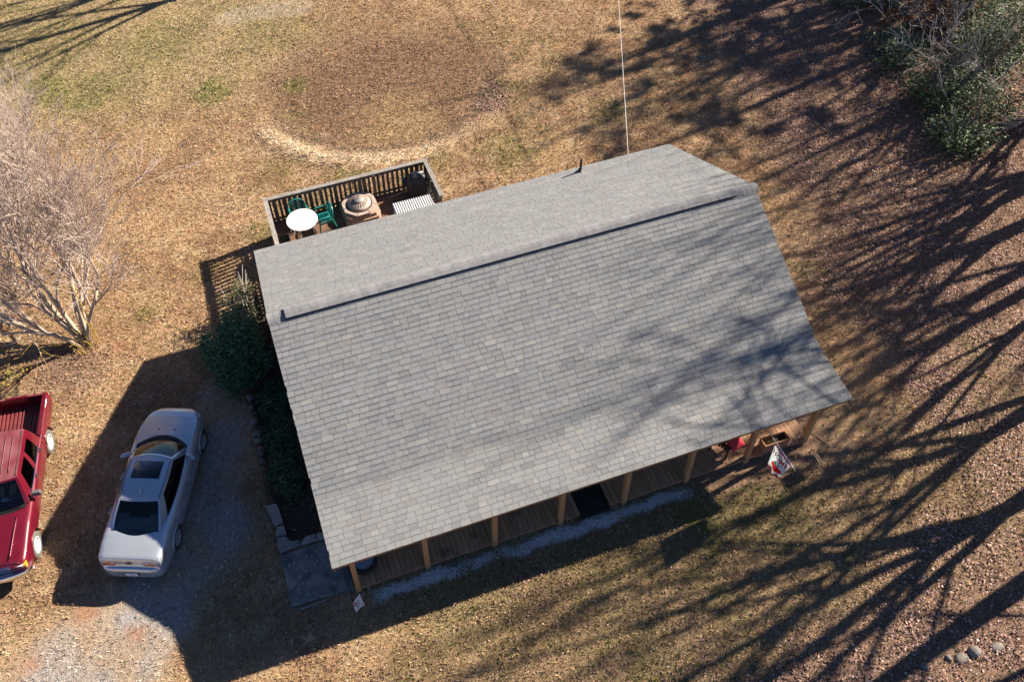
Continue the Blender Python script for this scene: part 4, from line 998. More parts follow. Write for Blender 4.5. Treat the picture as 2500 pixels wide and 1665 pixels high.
# inside
mb = MB(); mb.box((-.30, 0, .36), (2.6, 1.45, .1)); mb.box((-.3, .74, .62), (2.3, .05, .5)); mb.box((-.3, -.74, .62), (2.3, .05, .5))
for yy in (-.36, .36): mb.box((.10, yy, .55), (.55, .50, .25)); mb.beam((-.12, yy, .58), (-.34, yy, 1.12), .50, .14, up=(1, 0, 0)); mb.box((-.36, yy, 1.20), (.09, .25, .14))
mb.box((-.85, 0, .55), (.55, 1.3, .25)); mb.beam((-1.08, 0, .6), (-1.25, 0, .97), 1.3, .12, up=(1, 0, 0)); mb.box((.72, 0, .86), (.45, 1.36, .14)); mb.build('interior', M['interior'], SED)
mb = MB(); mb.grid([[(-1.20 - .48 * i / 6 + .06 * (yy / .6) ** 2 * i / 6, yy, .985 + .01 * i / 6) for yy in np.linspace(-.60, .60, 9)] for i in range(7)]); mb.beam((-1.20, -.28, 1.03), (-1.20, -.60, 1.03), .10, .09); mb.beam((-1.20, .28, 1.03), (-1.20, .60, 1.03), .10, .09)
mb.box((-1.52, 0, 1.01), (.12, .34, .045)); mb.build('parcel_shelf', M['shelf'], SED)

# ---- red crew-cab pickup
TRK = thing('pickup_truck', (-5.666, .069, 0), 'dark red crew-cab pickup with white wheels and an empty bed', 'truck', rz=math.atan2(-.9914, -.1309))
TR = .35
tb = Body([(-2.82, .80), (-2.78, .845), (-2.6, .86), (2.0, .86), (2.2, .84), (2.33, .80), (2.38, .76)],
          [(-2.82, 1.00), (-1.40, 1.02), (.75, 1.03), (1.2, 1.045), (2.0, 1.0), (2.25, .965), (2.32, .93), (2.38, .88)], [(-2.82, .48), (-2.4, .42), (2.0, .40), (2.38, .42)],
          [(-2.82, .02), (-1.4, .03), (.8, .05), (1.6, .07), (2.38, .06)], [(1.56, TR + .02), (-1.56, TR + .02)], .42)
xs = list(np.concatenate([np.linspace(-2.82, 2.15, 150)[:-1], np.linspace(2.15, 2.38, 14)]))
tb.mesh(xs, 44, skip=lambda c, q: (-2.76 < c.x < -1.36 and abs(c.y) < .76 and c.z > .8) or (-1.32 < c.x < .55 and abs(c.y) < .62 and c.z > .8)).build('body', M['redpaint'], TRK, smooth=True, angle=42)
arch_parts(TRK, tb, M['redpaint'], M['trim'])
for xa in (1.56, -1.56):
    for side in (1, -1): wheel(TRK, xa, side * .742, TR, side, M['whiterim'], M['tyredust'], 0, .22)
def t_bf(y): return (.86 - .16 * y * y, .74 * y, 1.035)
def t_tf(y): return (.28 - .07 * y * y, .60 * y, 1.585 + .015 * (1 - y * y))
def t_bs(s): return (.70 - 2.03 * s, .78 + .02 * math.sin(PI * s), 1.03 - .02 * s)
def t_ts(s): return (.21 - 1.47 * s, .605 + .012 * math.sin(PI * s), 1.585 + .02 * math.sin(PI * s))
def t_br(y): return (-1.33 - .03 * (1 - y * y), .77 * y, 1.01)
def t_tr(y): return (-1.26 - .02 * (1 - y * y), .59 * y, 1.58 + .015 * (1 - y * y))
panes = {'windshield': ('F', .04, .96, .0, .93), 'rear_window': ('R', .12, .88, .1, .82), 'side_window.1': ('L', .16, .49, .03, .80), 'side_window.2': ('L', .56, .83, .03, .80), 'side_window.3': ('r', .16, .49, .03, .80), 'side_window.4': ('r', .56, .83, .03, .80)}
dark = {k: (M['cglass'] if k == 'windshield' else M['cglassdark']) for k in panes}
rp, rows = greenhouse(TRK, (t_bf, t_bs, t_br), (t_tf, t_ts, t_tr), 24, 60, 20, panes, M['redpaint'], dark, .03, M['redfade'], nv=16, bulge=.02)
for k in range(5):
    yy = -.38 + .19 * k; MB().tube([(xx, yy, 1.605 + .02 * math.sin(PI * (.21 - xx) / 1.47) + .018 * (1 - (yy / .6) ** 2)) for xx in np.linspace(.05, -1.05, 10)], .010, 6).build('roof_rib', M['redfade'], TRK, smooth=True)
for side in (1, -1):
    MB().tube([(xx, side * .565, 1.60 + .014 * math.sin(PI * (.21 - xx) / 1.47)) for xx in np.linspace(.18, -1.2, 14)], .008, 6).build('panel_gap', M['trim'], TRK, smooth=True)
    MB().tube(tb.line([(xx, .335) for xx in np.linspace(.95, 2.28, 14)], side=side, off=.001), .006, 5).build('panel_gap', M['trim'], TRK, smooth=True)
    for xq in (.80, -.27): MB().tube(tb.line([(xq, q) for q in np.linspace(.42, .95, 14)], side=side, off=.001), .006, 5).build('panel_gap', M['trim'], TRK, smooth=True)
    MB().tube(tb.line([(-1.02 - .28 * (1 - k) ** 1.5, q) for k, q in zip(np.linspace(0, 1, 12), np.linspace(.42, .95, 12))], side=side, off=.001), .006, 5).build('panel_gap', M['trim'], TRK, smooth=True)
    MB().tube(tb.line([(-1.36, q) for q in np.linspace(.38, .97, 14)], side=side, off=.001), .012, 5).build('panel_gap', M['trim'], TRK, smooth=True)
MB().tube([(2.30, yy, .955) for yy in np.linspace(-.7, .7, 8)], .006, 5).build('panel_gap', M['trim'], TRK, smooth=True)
for side in (1, -1):
    MB().tube([t_bs(s)[:1] + (side * (t_bs(s)[1] + .012), t_bs(s)[2] + .02) for s in np.linspace(.14, .86, 12)], .012, 6).build('window_trim', M['chrome'], TRK, smooth=True)
    mm = MB(); mm.box((.50, side * .97, 1.12), (.10, .24, .16)); mm.beam((.55, side * .80, 1.06), (.52, side * .90, 1.09), .05, .05); o = mm.build('side_mirror', M['plasticgrey'], TRK)
    bv = o.modifiers.new('bevel', 'BEVEL'); bv.width = .03; bv.segments = 3
    for xx in (-.14, -.92):
        c = tb.pt(xx, .47, side, .004); hd = MB().box(c, (.15, .012, .085)).build('door_handle', M['chrome'], TRK); MB().box(c + Vector((0, side * .008, 0)), (.10, .012, .05)).build('latch', M['trim'], hd)
    MB().box((2.345, side * .60, .80), (.05, .30, .16)).build('headlight', M['clearlens'], TRK)
    MB().box((2.29, side * .79, .80), (.13, .06, .15)).build('turn_signal', M['amber'], TRK)
    MB().box((-2.81, side * .79, .78), (.04, .10, .34)).build('tail_light', M['redlens'], TRK)
mb = MB()
for zz in (.72, .80, .88): mb.box((2.37, 0, zz), (.05, .90, .045))
mb.box((2.36, 0, .80), (.03, .92, .22)); mb.build('grille', M['chrome'], TRK)
P = []
for yy in np.linspace(-.88, .88, 25):
    cx = 2.56 - .16 * (yy / .88) ** 2 - .10 * max(0, (abs(yy) - .7) / .18) ** 2
    P.append([(cx - .16, yy, .665), (cx - .03, yy, .67), (cx, yy, .63), (cx, yy, .52), (cx - .03, yy, .47), (cx - .15, yy, .46)])
MB().grid(P, flip=True).build('front_bumper', M['chrome'], TRK, smooth=True, angle=40)
mb = MB(); mb.box((-2.92, 0, .56), (.16, 1.6, .14)); mb.build('rear_bumper', M['chrome'], TRK)
# bed: floor ribs, inner walls, rail caps
mb = MB(); mb.box((-2.06, 0, .585), (1.42, 1.46, .03)); mb.box((-2.06, .745, .78), (1.42, .02, .44)); mb.box((-2.06, -.745, .78), (1.42, .02, .44)); mb.box((-1.365, 0, .78), (.02, 1.5, .44)); mb.box((-2.755, 0, .78), (.02, 1.5, .44))
for s in (-1, 1): mb.box((-1.62, s * .66, .69), (.78, .17, .20))
bed = mb.build('bed', M['redpaint'], TRK)
for k in range(11): MB().box((-2.06, -.55 + .11 * k, .61), (1.38, .055, .025)).build('floor_rib', M['bedliner'], bed)
for side in (1, -1): MB().box((-2.08, side * .79, 1.022), (1.40, .11, .03)).build('bed_rail', M['redpaint'], TRK)
MB().box((-2.785, 0, .79), (.05, 1.48, .44)).build('tailgate', M['redfade'], TRK)
st_ = MB(); c = [tb.pt(xx, q, 1, .004) for xx, q in ((-2.63, .40), (-2.33, .40), (-2.35, .46), (-2.61, .47))]; st_.add(c, [(0, 1, 2, 3)]); st_.build('sticker', M['whitepaint'], TRK)
MB().grid([[(.93 - .16 * (yy / .74) ** 2 - d, yy, 1.05) for d in (-.02, .05, .09)] for yy in np.linspace(-.72, .72, 17)]).build('cowl', M['trim'], TRK)
for s in (-1, 1): MB().beam((.90, s * .3 - .3, 1.065), (.80, s * .3 + .3, 1.08), .022, .018).build('wiper', M['trim'], TRK)
P = [[tb.pt(xx, q, 1, .0) for q in np.linspace(.30, .32, 2)] for xx in np.linspace(1.0, 2.2, 10)]
for side in (1, -1): MB().tube([(xx, side * (.46 + .05 * (2.2 - xx)), 1.052 - .045 * max(0, (xx - 1.2)) ** 1.3 + .012) for xx in np.linspace(1.05, 2.2, 12)], .014, 6).build('hood_crease', M['redpaint'], TRK, smooth=True)
mb = MB(); mb.box((-.35, 0, .45), (2.0, 1.42, .1)); mb.box((.55, 0, .95), (.40, 1.40, .12))
for yy in (-.35, .35):
    for xx in (.0, -.85): mb.box((xx, yy, .65), (.5, .52, .25)); mb.beam((xx - .2, yy, .68), (xx - .38, yy, 1.22), .52, .13, up=(1, 0, 0)); mb.box((xx - .40, yy, 1.32), (.09, .26, .15))
mb.build('interior', M['interior'], TRK)
for yy in (-.30, .05): MB().beam((.45, yy, 1.02), (.62, yy + .28, 1.02), .12, .02).build('papers', M['whitepaint'], TRK)

# ------------------------------------------------------------------ stones and slabs by the house
def stone(name, c, r, label, cat, group, m='rock', seed=0, flat=.7, rz=0.):
    rr = random.Random(seed); me = bpy.data.meshes.new(name); bm = bmesh.new(); bmesh.ops.create_icosphere(bm, subdivisions=2, radius=1)
    o1, o2 = rr.uniform(0, 50), rr.uniform(0, 50)
    for v in bm.verts:
        k = 1 + .32 * (nB.one(np.array(v.co.x * 1.3 + o1), np.array(v.co.y * 1.3 + v.co.z * .9 + o2)) - .5) + .18 * (nC.one(np.array(v.co.x * 3 + o1), np.array(v.co.y * 3 + v.co.z * 2 + o2)) - .5)
        v.co *= float(k); v.co = Vector((math.copysign(abs(v.co.x) ** .8, v.co.x) * r[0], math.copysign(abs(v.co.y) ** .8, v.co.y) * r[1], v.co.z * r[2]))
    bm.to_mesh(me); bm.free(); me.polygons.foreach_set('use_smooth', [True] * len(me.polygons)); me.set_sharp_from_angle(angle=math.radians(38))
    o = link(name, me, M[m]); o.location = c; o.rotation_euler = (rr.uniform(-.1, .1), rr.uniform(-.1, .1), rz); return tag(o, label, cat, group)
BG = 'border stones along the house bed'
for i, (x, y, rx, ry, lab) in enumerate([(.98, 1.28, .13, .17, 'brown border stone closest to the evergreen bush'), (.97, .95, .11, .11, 'square reddish border stone just below the evergreen bush'), (1.0, .70, .05, .06, 'smallest pebble-like stone in the border beside the house'),
        (.93, .44, .15, .15, 'pinkish round border stone in the middle of the row'), (.95, .0, .20, .11, 'wide pale border stone lying against the whitest stone'), (.96, -.24, .17, .11, 'whitest rounded stone of the border row'), (.97, -.60, .13, .24, 'long brown upright-lying border stone below the whitest one'), (.94, -.95, .11, .08, 'small low stone ending the upper border row')]):
    stone('border_stone', (x, y, .03), (rx * .84, ry * .84, .10), lab, 'stone', BG, seed=i + 3)
def slab(poly, z0, z1, label, seed):
    rr = random.Random(seed); pts = []
    k = len(poly)
    for i in range(k):
        a = Vector((*poly[i], 0)); b = Vector((*poly[(i + 1) % k], 0))
        for j in range(4): p = a.lerp(b, j / 4); pts.append((p.x + rr.uniform(-.012, .012), p.y + rr.uniform(-.012, .012)))
    cx = sum(p[0] for p in pts) / len(pts); cy = sum(p[1] for p in pts) / len(pts); n = len(pts)
    tp = [(cx + (x - cx) * .94, cy + (y - cy) * .94, z1) for x, y in pts]; vs = [(x, y, z0) for x, y in pts] + [(x, y, z1 - .025) for x, y in pts] + tp
    mb = MB().add(vs, [(i, (i + 1) % n, n + (i + 1) % n, n + i) for i in range(n)] + [(n + i, n + (i + 1) % n, 2 * n + (i + 1) % n, 2 * n + i) for i in range(n)] + [tuple(range(2 * n, 3 * n))])
    o = mb.build('edging_slab', M['slab']); tag(o, label, 'slab', 'flat edging slabs round the planting bed')
slab([(.78, -2.33), (1.08, -2.36), (1.15, -2.95), (.92, -3.0)], -.02, .11, 'long reddish flat edging slab farthest from the patio', 1)
slab([(.95, -3.03), (1.15, -3.06), (1.15, -3.31), (.87, -3.29)], -.02, .10, 'small pale edging slab below the long reddish slab', 2)
slab([(.90, -3.34), (1.11, -3.36), (1.21, -3.53), (1.31, -3.58), (1.45, -3.60), (1.45, -3.71), (.9, -3.78), (.86, -3.55)], -.02, .10, 'L-shaped corner edging slab where the bed meets the patio', 3)
slab([(1.48, -3.65), (1.68, -3.54), (1.87, -3.58), (1.86, -3.74), (1.47, -3.73)], -.02, .105, 'wedge-shaped edging slab along the top of the patio', 4)
slab([(1.90, -3.58), (2.18, -3.62), (2.2, -3.76), (1.88, -3.75)], -.02, .10, 'edging slab tucked beside the house corner', 5)
mb = MB(); mb.prism([(.90, -3.84), (2.50, -3.80), (2.50, -5.30), (.91, -5.24)], -.05, .06)
pt = mb.build('patio', M['concrete']); tag(pt, kind='structure')
bv = pt.modifiers.new('bevel', 'BEVEL'); bv.width = .015; bv.segments = 2
for i in range(46):
    x, y = rnd.uniform(1.0, 2.45), rnd.uniform(-5.15, -3.95); s = rnd.uniform(.018, .06)
    mb = MB(); k = 7; th = rnd.uniform(0, 6); pl_ = [(x + s * rnd.uniform(.7, 1.1) * math.cos(th + 2 * PI * j / k), y + s * rnd.uniform(.7, 1.1) * math.sin(th + 2 * PI * j / k)) for j in range(k)]
    mb.prism(pl_, .05, .066 + .0004 * i); mb.build('cobble', M['slab'], pt)
mb = MB(); mb.box((1.45, -5.36, .01), (.75, .035, .06), rz=.06); tag(mb.build('edging_board', M['greywood']), 'narrow grey board lying along the bottom edge of the patio', 'board')
for i, (x, y, rx, ry, lab) in enumerate([(15.65, -11.62, .22, .17, 'flat tan field stone half sunk in the leaves'), (16.02, -11.60, .20, .17, 'grey rounded boulder with dark underside among the leaves'), (16.58, -11.68, .22, .16, 'mossy olive field stone right of the grey boulder'), (14.69, -11.50, .10, .12, 'small dark mossy stone among the leaves'), (15.37, -11.52, .08, .10, 'smallest greenish stone left of the flat tan stone')]):
    stone('field_stone', (x, y, .0), (rx * .8, ry * .8, .07 if i != 1 else .15), lab, 'stone', 'field stones in the leaf litter', seed=40 + i)

# ------------------------------------------------------------------ woody plants
def branchy(seed, start, dirs, length, r0, levels, kids, spread, shrink_, wob, up, sides=(8, 6, 5, 4, 3, 3), minr=.004, seg=5, first=.35, rk=.62):
    """returns (trunk MB, branch MB)"""
    rr = random.Random(seed); T, Bm = MB(), MB()
    def rec(p, d, L, r, lv):
        pts = [p.copy()]; rad = [r]; q = p.copy(); dd = d.copy(); n = seg if lv < 3 else 3
        for i in range(n):
            dd = dd + Vector((rr.gauss(0, wob), rr.gauss(0, wob), rr.gauss(0, wob) + up)); dd.normalize(); q = q + dd * (L / n); pts.append(q.copy()); rad.append(max(minr, r * (1 - (1 - rk) * (i + 1) / n)))
        (T if lv == 0 else Bm).tube(pts, rad, sides[min(lv, len(sides) - 1)], cap=(lv < 2))
        if lv >= levels: return
        k = kids[min(lv, len(kids) - 1)]
        for c in range(k):
            f = 1.0 if c == 0 else rr.uniform(first if lv == 0 else .25, 1.0)
            x = f * n; i = min(int(x), n - 1); a = pts[i].lerp(pts[i + 1], x - i); ra = rad[i] + (rad[i + 1] - rad[i]) * (x - i)
            dv = (pts[i + 1] - pts[i]).normalized(); ax = dv.orthogonal(); ax.rotate(Matrix.Rotation(rr.uniform(0, 2 * PI), 3, dv)); sp = spread * rr.uniform(.55, 1.35) * (.55 if c == 0 else 1)
            nd = dv.copy(); nd.rotate(Matrix.Rotation(sp, 3, ax))
            shrink = shrink_[min(lv, len(shrink_) - 1)] if hasattr(shrink_, '__len__') else shrink_
            rec(a, nd, L * shrink * rr.uniform(.75, 1.2), max(minr, ra * (.8 if c == 0 else .6)), lv + 1)
    for d, l, r in dirs: rec(Vector(start) + Vector((d[0] * .12, d[1] * .12, 0)), Vector(d).normalized(), length * l, r0 * r, 0)
    return T, Bm
# bare multi-stemmed tree on the left
cr = thing('bare_tree', (-3.55, 4.95, 0), 'leafless multi-stemmed tan tree standing left of the house', 'tree')
dirs = [((-.35, .25, 1), 1.0, 1.0), ((-.60, .35, 1), 1.05, .9), ((.05, .45, 1), 1.0, .9), ((-.15, .6, 1), 1.05, .8), ((.42, .10, .85), .8, .85), ((-.75, .0, 1), 1., .8), ((-.3, -.12, 1), .95, .7), ((-.5, .65, 1), 1.05, .8), ((.15, .25, 1.1), 1., .7), ((-.9, .3, 1), 1., .7)]
T, Bm = branchy(21, (0, 0, -.05), dirs, 2.3, .072, 5, (4, 4, 4, 4, 3), .46, (.78, .72, .66, .6, .6), .17, .07, minr=.0056, rk=.68, sides=(8, 6, 5, 4, 3, 3))
cr.scale = (1.12, 1.12, 1.32); T.build('trunk', M['barktan'], cr, smooth=True); Bm.build('crown', M['twigtan'], cr, smooth=True)
mb = MB(); mb.tube([(.33, .05, 0), (.35, .12, .8), (.34, .2, 1.9)], .018, 6); mb.tube([(.30, -.05, 0), (.31, 0, .6), (.28, .1, 1.2)], .012, 5)
for k in range(26):
    a = rnd.uniform(0, 2 * PI); p = Vector((.2 * math.cos(a) - .05, .2 * math.sin(a) - .1, 0)); q = p + Vector((rnd.uniform(-.25, .25), rnd.uniform(-.3, .2), rnd.uniform(.15, .6)))
    mb.tube([p, p.lerp(q, .5) + Vector((0, 0, .08)), q], .005, 3)
mb.build('basal_shoots', M['twigyellow'], cr)
# drooping yellow-twigged sapling on the left
wp = thing('weeping_sapling', (-7.6, 6.3, 0), 'drooping sapling branch with yellow twigs above the pickup bed', 'tree')
O = Vector((-7.6, 6.3, 0))
mb = MB(); mb.tube([Vector(p) - O for p in ((-7.6, 6.3, 0), (-7.2, 6.2, 1.2), (-6.4, 5.9, 1.75), (-5.57, 5.49, 1.5), (-4.94, 5.14, 1.25), (-4.65, 4.45, 1.05), (-4.58, 4.1, .98))], [.04, .032, .026, .02, .014, .010, .007], 6)
for a, b, c in (((-5.57, 5.49, 1.5), (-5.0, 5.5, 1.5), (-4.45, 5.35, 1.45)), ((-5.3, 5.3, 1.4), (-5.2, 4.9, 1.2), (-4.95, 4.7, 1.1)), ((-4.94, 5.14, 1.25), (-5.2, 4.8, 1.15), (-5.6, 4.8, 1.1))): mb.tube([Vector(p) - O for p in (a, b, c)], [.010, .007, .004], 5)
mb.build('trunk', M['twiggrey'], wp, smooth=True)
mb = MB()
for a, b, c in (((-4.62, 4.3, 1.), (-4.5, 3.9, .9), (-4.42, 3.45, .72)), ((-4.62, 4.3, 1.), (-4.3, 4.1, .95), (-3.95, 3.95, .9)), ((-4.65, 4.45, 1.05), (-4.35, 4.45, 1.0), (-4.0, 4.4, .95)), ((-4.6, 4.2, 1.), (-4.75, 3.9, .9), (-4.85, 3.6, .8)), ((-4.7, 4.6, 1.05), (-4.5, 4.3, 1.), (-4.3, 4.1, .92)), ((-4.75, 4.7, 1.1), (-5.05, 4.5, 1.0), (-5.2, 4.35, .95))): mb.tube([Vector(p) - O for p in (a, b, c)], [.009, .007, .004], 5)
mb.build('yellow_twig', M['twigyellow'], wp)
mb = MB()
for k in range(70):
    p = Vector((rnd.gauss(-5.45, .28), rnd.gauss(4.1, .16), rnd.uniform(.5, .75))) - O; s = rnd.uniform(.025, .05); a = rnd.uniform(0, 6); u = Vector((math.cos(a), math.sin(a), rnd.uniform(-.4, .4))) * s; v = Vector((-math.sin(a), math.cos(a), rnd.uniform(-.4, .4))) * s * .6
    mb.add([p - u - v, p + u - v, p + u + v, p - u + v], [(0, 1, 2, 3)], rnd.choice(((.50, .38, .05), (.40, .36, .08), (.55, .45, .18))))
mb.build('yellow_leaves', M['leafpig'], wp)
ys = thing('young_tree', (-6.1, 17.6, 0), 'spindly bare young tree with yellowish tips at the far left edge', 'tree')
T, Bm = branchy(5, (0, 0, 0), [((.3, .1, 1), 1, 1), ((-.2, .2, 1), 1., .8), ((.1, -.2, 1), .9, .8)], 1.2, .03, 2, (3, 3), .5, .7, .12, .05, minr=.006)
T.build('trunk', M['twiggrey'], ys, smooth=True); Bm.build('crown', M['twigyellow'], ys, smooth=True)

def foliage(seed, blobs, n, size, pal, droop=.2):
    """leaf quads spread through a set of ellipsoids: denser towards the skin, in clumps"""
    R = np.random.RandomState(seed); pos = []; w = np.array([b[3] * b[4] * b[5] for b in blobs]); w = w / w.sum()
    for b, k in zip(blobs, R.multinomial(n, w)):
        cl = R.normal(0, 1, (max(4, k // 26), 3)); cl /= np.linalg.norm(cl, axis=1)[:, None]; cl *= (R.rand(len(cl), 1) ** .42)
        ci = R.randint(0, len(cl), k); p = cl[ci] + R.normal(0, 1, (k, 3)) * np.where(R.rand(k, 1) < .12, .34, .15); p = p * np.array(b[3:6]) + np.array(b[:3]); pos.append(p[p[:, 2] > .02])
    p = np.concatenate(pos); n = len(p); s = R.uniform(.6, 1.25, n) * size; yaw = R.uniform(0, 2 * PI, n)
    V, F = quads(p[:, 0], p[:, 1], p[:, 2], s, s * R.uniform(.45, .7, n), R.normal(0, .75, n), yaw, .15)
    pal = np.array([c for c, _ in pal]); pr = np.array([q for _, q in PALW]) if False else None
    c = pal[R.randint(0, len(pal), n)] * np.exp(R.normal(0, .28, (n, 1))); return V, F, np.clip(c, .005, .8)
EG = [((.055, .105, .04), 1), ((.075, .135, .045), 1), ((.04, .075, .03), 1), ((.10, .16, .06), 1), ((.16, .13, .08), 1), ((.07, .12, .055), 1)]
EG2 = EG + [((.10, .15, .05), 1), ((.12, .13, .07), 1)]
BR = [((.24, .10, .03), 1), ((.32, .15, .05), 1), ((.16, .08, .04), 1), ((.10, .07, .04), 1)]
def bush(name, loc, blobs, n, size, pal, label, cat='shrub', group=None, stems=8, sh=1.2, seed=1, twig='barkgrey'):
    t = thing(name, loc, label, cat, group); V, F, c = foliage(seed, blobs, n, size, pal); raw_mesh('foliage', V, F, c, M['leafpig'], t)
    rr = random.Random(seed); mb = MB()
    for k in range(stems):
        b = rr.choice(blobs); q = Vector((b[0] + rr.uniform(-.7, .7) * b[3], b[1] + rr.uniform(-.7, .7) * b[4], b[2] + b[5] * rr.uniform(.2, sh))); p = Vector((b[0] * .3 + rr.uniform(-.1, .1), b[1] * .3 + rr.uniform(-.1, .1), 0)); m_ = p.lerp(q, .5) + Vector((rr.uniform(-.1, .1), rr.uniform(-.1, .1), .1))
        mb.tube([p, m_, q], [.02, .014, .005], 5)
    mb.build('stems', M[twig], t, smooth=True); return t
bush('evergreen_bush', (.92, 2.5, 0), [(0, -.15, .9, .8, .85, .95), (-.35, .25, .8, .65, .65, .75), (.35, -.55, .9, .5, .5, .75), (.25, .5, 1.0, .55, .65, .8), (-.2, -.75, .7, .6, .6, .7)], 11000, .036, [((.04, .13, .06), 1), ((.06, .18, .08), 1), ((.03, .09, .045), 1), ((.11, .20, .09), 1)], 'dense dark green bush against the left end of the house', stems=6, seed=3)
bush('loose_shrub', (1.35, 4.15, 0), [(0, 0, .8, .5, .5, .85), (-.25, .3, .6, .45, .4, .6), (.25, .5, .8, .35, .4, .75), (-.1, -.4, .8, .45, .35, .75)], 1700, .028, [((.06, .095, .04), 1), ((.05, .085, .03), 1), ((.24, .18, .10), 1), ((.10, .10, .05), 1), ((.04, .07, .03), 1)], 'loose twiggy shrub with small pale leaves behind the evergreen bush', stems=22, sh=1.6, seed=5, twig='twiggrey')
for i, (x, y, r, lab) in enumerate([(1.55, .9, .55, 'low leafy plant in the bed beside the upper border stones'), (1.6, -.3, .62, 'low leafy plant beside the whitest border stone'), (1.45, -1.6, .7, 'spreading low plant beside the longest edging slab')]):
    bush('low_plant', (x, y, 0), [(0, 0, .16, r * .8, r, .22), (.2, -.3, .12, r * .6, r * .6, .2)], 2600, .030, [((.04, .11, .05), 1), ((.055, .14, .065), 1), ((.03, .075, .04), 1), ((.12, .16, .09), 1)], lab, 'plant', 'low plants in the house bed', stems=5, seed=20 + i, twig='twiggrey')
# thicket at the upper right
TG = 'evergreen shrubs of the thicket'
for i, (x, y, bl, n, lab) in enumerate([
        (28.2, 5.2, [(0, 0, .8, 1.3, 1.2, 1.1), (.9, -.8, .7, 1.0, 1., .9), (-.6, .9, .6, .8, .9, .8)], 9000, 'glossy green shrub with the brightest leaves at the right frame edge'),
        (27.0, 3.6, [(0, 0, .5, 1.0, .9, .7), (.8, -.3, .4, .8, .7, .6)], 5000, 'low green shrub at the lower tip of the thicket'),
        (30.8, 6.6, [(0, 0, 1.2, 1.5, 1.4, 1.4), (.9, .9, 1., 1.1, 1.1, 1.2)], 9000, 'tall green shrub in the middle of the thicket'),
        (28.2, 8.2, [(0, 0, .5, 1.0, 1.1, .7), (.5, 1.0, .4, .8, .8, .6)], 3600, 'thin dark shrub on the lawn side of the thicket'),
        (33.5, 8.5, [(0, 0, 1.4, 1.6, 1.6, 1.6), (-1, .9, 1., 1.2, 1.2, 1.2)], 8000, 'large green shrub in the top right corner'),
        (30.2, 12.2, [(0, 0, .7, 1.1, 1., .9), (-1.2, .4, .5, .9, .8, .7)], 4200, 'dark green shrub at the top edge right of the shaded lawn')]):
    bush('thicket_shrub', (x, y, 0), [tuple(b[:3]) + (b[3] * 1.15, b[4] * 1.15, b[5]) for b in bl], int(n * .62), .040, EG2 if i in (0, 2, 4) else EG, lab, 'shrub', TG, stems=34, seed=50 + i, twig='twiggrey', sh=1.25)
bush('brown_shrub', (31.0, 9.8, 0), [(0, 0, 1., 1.5, 1.2, 1.1), (-1.4, .6, .6, 1.0, .9, .7), (1.2, -.3, 1., 1., 1., 1.)], 3000, .045, BR, 'shrub with lingering orange and brown leaves inside the thicket', stems=26, seed=70, twig='twiggrey', sh=1.5)
SG = 'bare pale saplings in the thicket'
saps = []
for i, (x, y, d, lab) in enumerate([(30.5, 4.6, (-.5, .1, .8), 'bare pale sapling leaning left over the glossy green shrub'), (29.2, 7.2, (-.3, -.3, .9), 'bare pale sapling rising between the green shrubs'), (32.0, 9.0, (-.6, .2, .7), 'bare pale sapling beside the orange-leaved shrub'), (31.6, 2.7, (-.95, .1, .10), 'low bare branch reaching left across the leaf litter below the thicket'), (29.5, 10.8, (-.5, .3, .6), 'bare pale sapling near the top edge beside the dark shrub'), (32.8, 6.0, (-.5, -.2, .9), 'bare pale sapling behind the tallest green shrub')]):
    t = thing('bare_sapling', (x, y, 0), lab, 'sapling', SG)
    T, Bm = branchy(80 + i, (0, 0, .1), [(d, 1, 1), ((d[0] * .6, d[1] - .5, d[2]), .8, .7), ((d[0] * .7, d[1] + .5, d[2]), .8, .7)], 1.7, .03, 3, (4, 4, 3), .55, .66, .14, .02, minr=.007)
    T.build('trunk', M['twiggrey'], t, smooth=True); Bm.build('crown', M['twiggrey'], t, smooth=True)
# little bare twigs on the front lawn
for x, y, r_, lab in ((1.15, -6.2, .35, 'dry weed stalks poking up from the shaded front lawn'),):
    t = thing('dry_weed', (x, y, 0), lab, 'weed'); mb = MB()
    for k in range(12):
        a = rnd.uniform(0, 2 * PI); q = Vector((math.cos(a) * r_ * rnd.uniform(.2, 1), math.sin(a) * r_ * rnd.uniform(.2, 1), rnd.uniform(.1, .35))); mb.tube([(0, 0, 0), q * .5 + Vector((0, 0, .06)), q], [.008, .006, .004], 4)
    mb.build('stalks', M['twigtan'], t)
mb = MB(); mb.tube([(15.62, -4.95, .02), (15.80, -5.3, .03), (15.95, -5.75, .02)], .010, 5); tag(mb.build('fallen_stick', M['twigtan'], smooth=True), 'thin pale stick lying on bare dirt by the right porch post', 'stick')

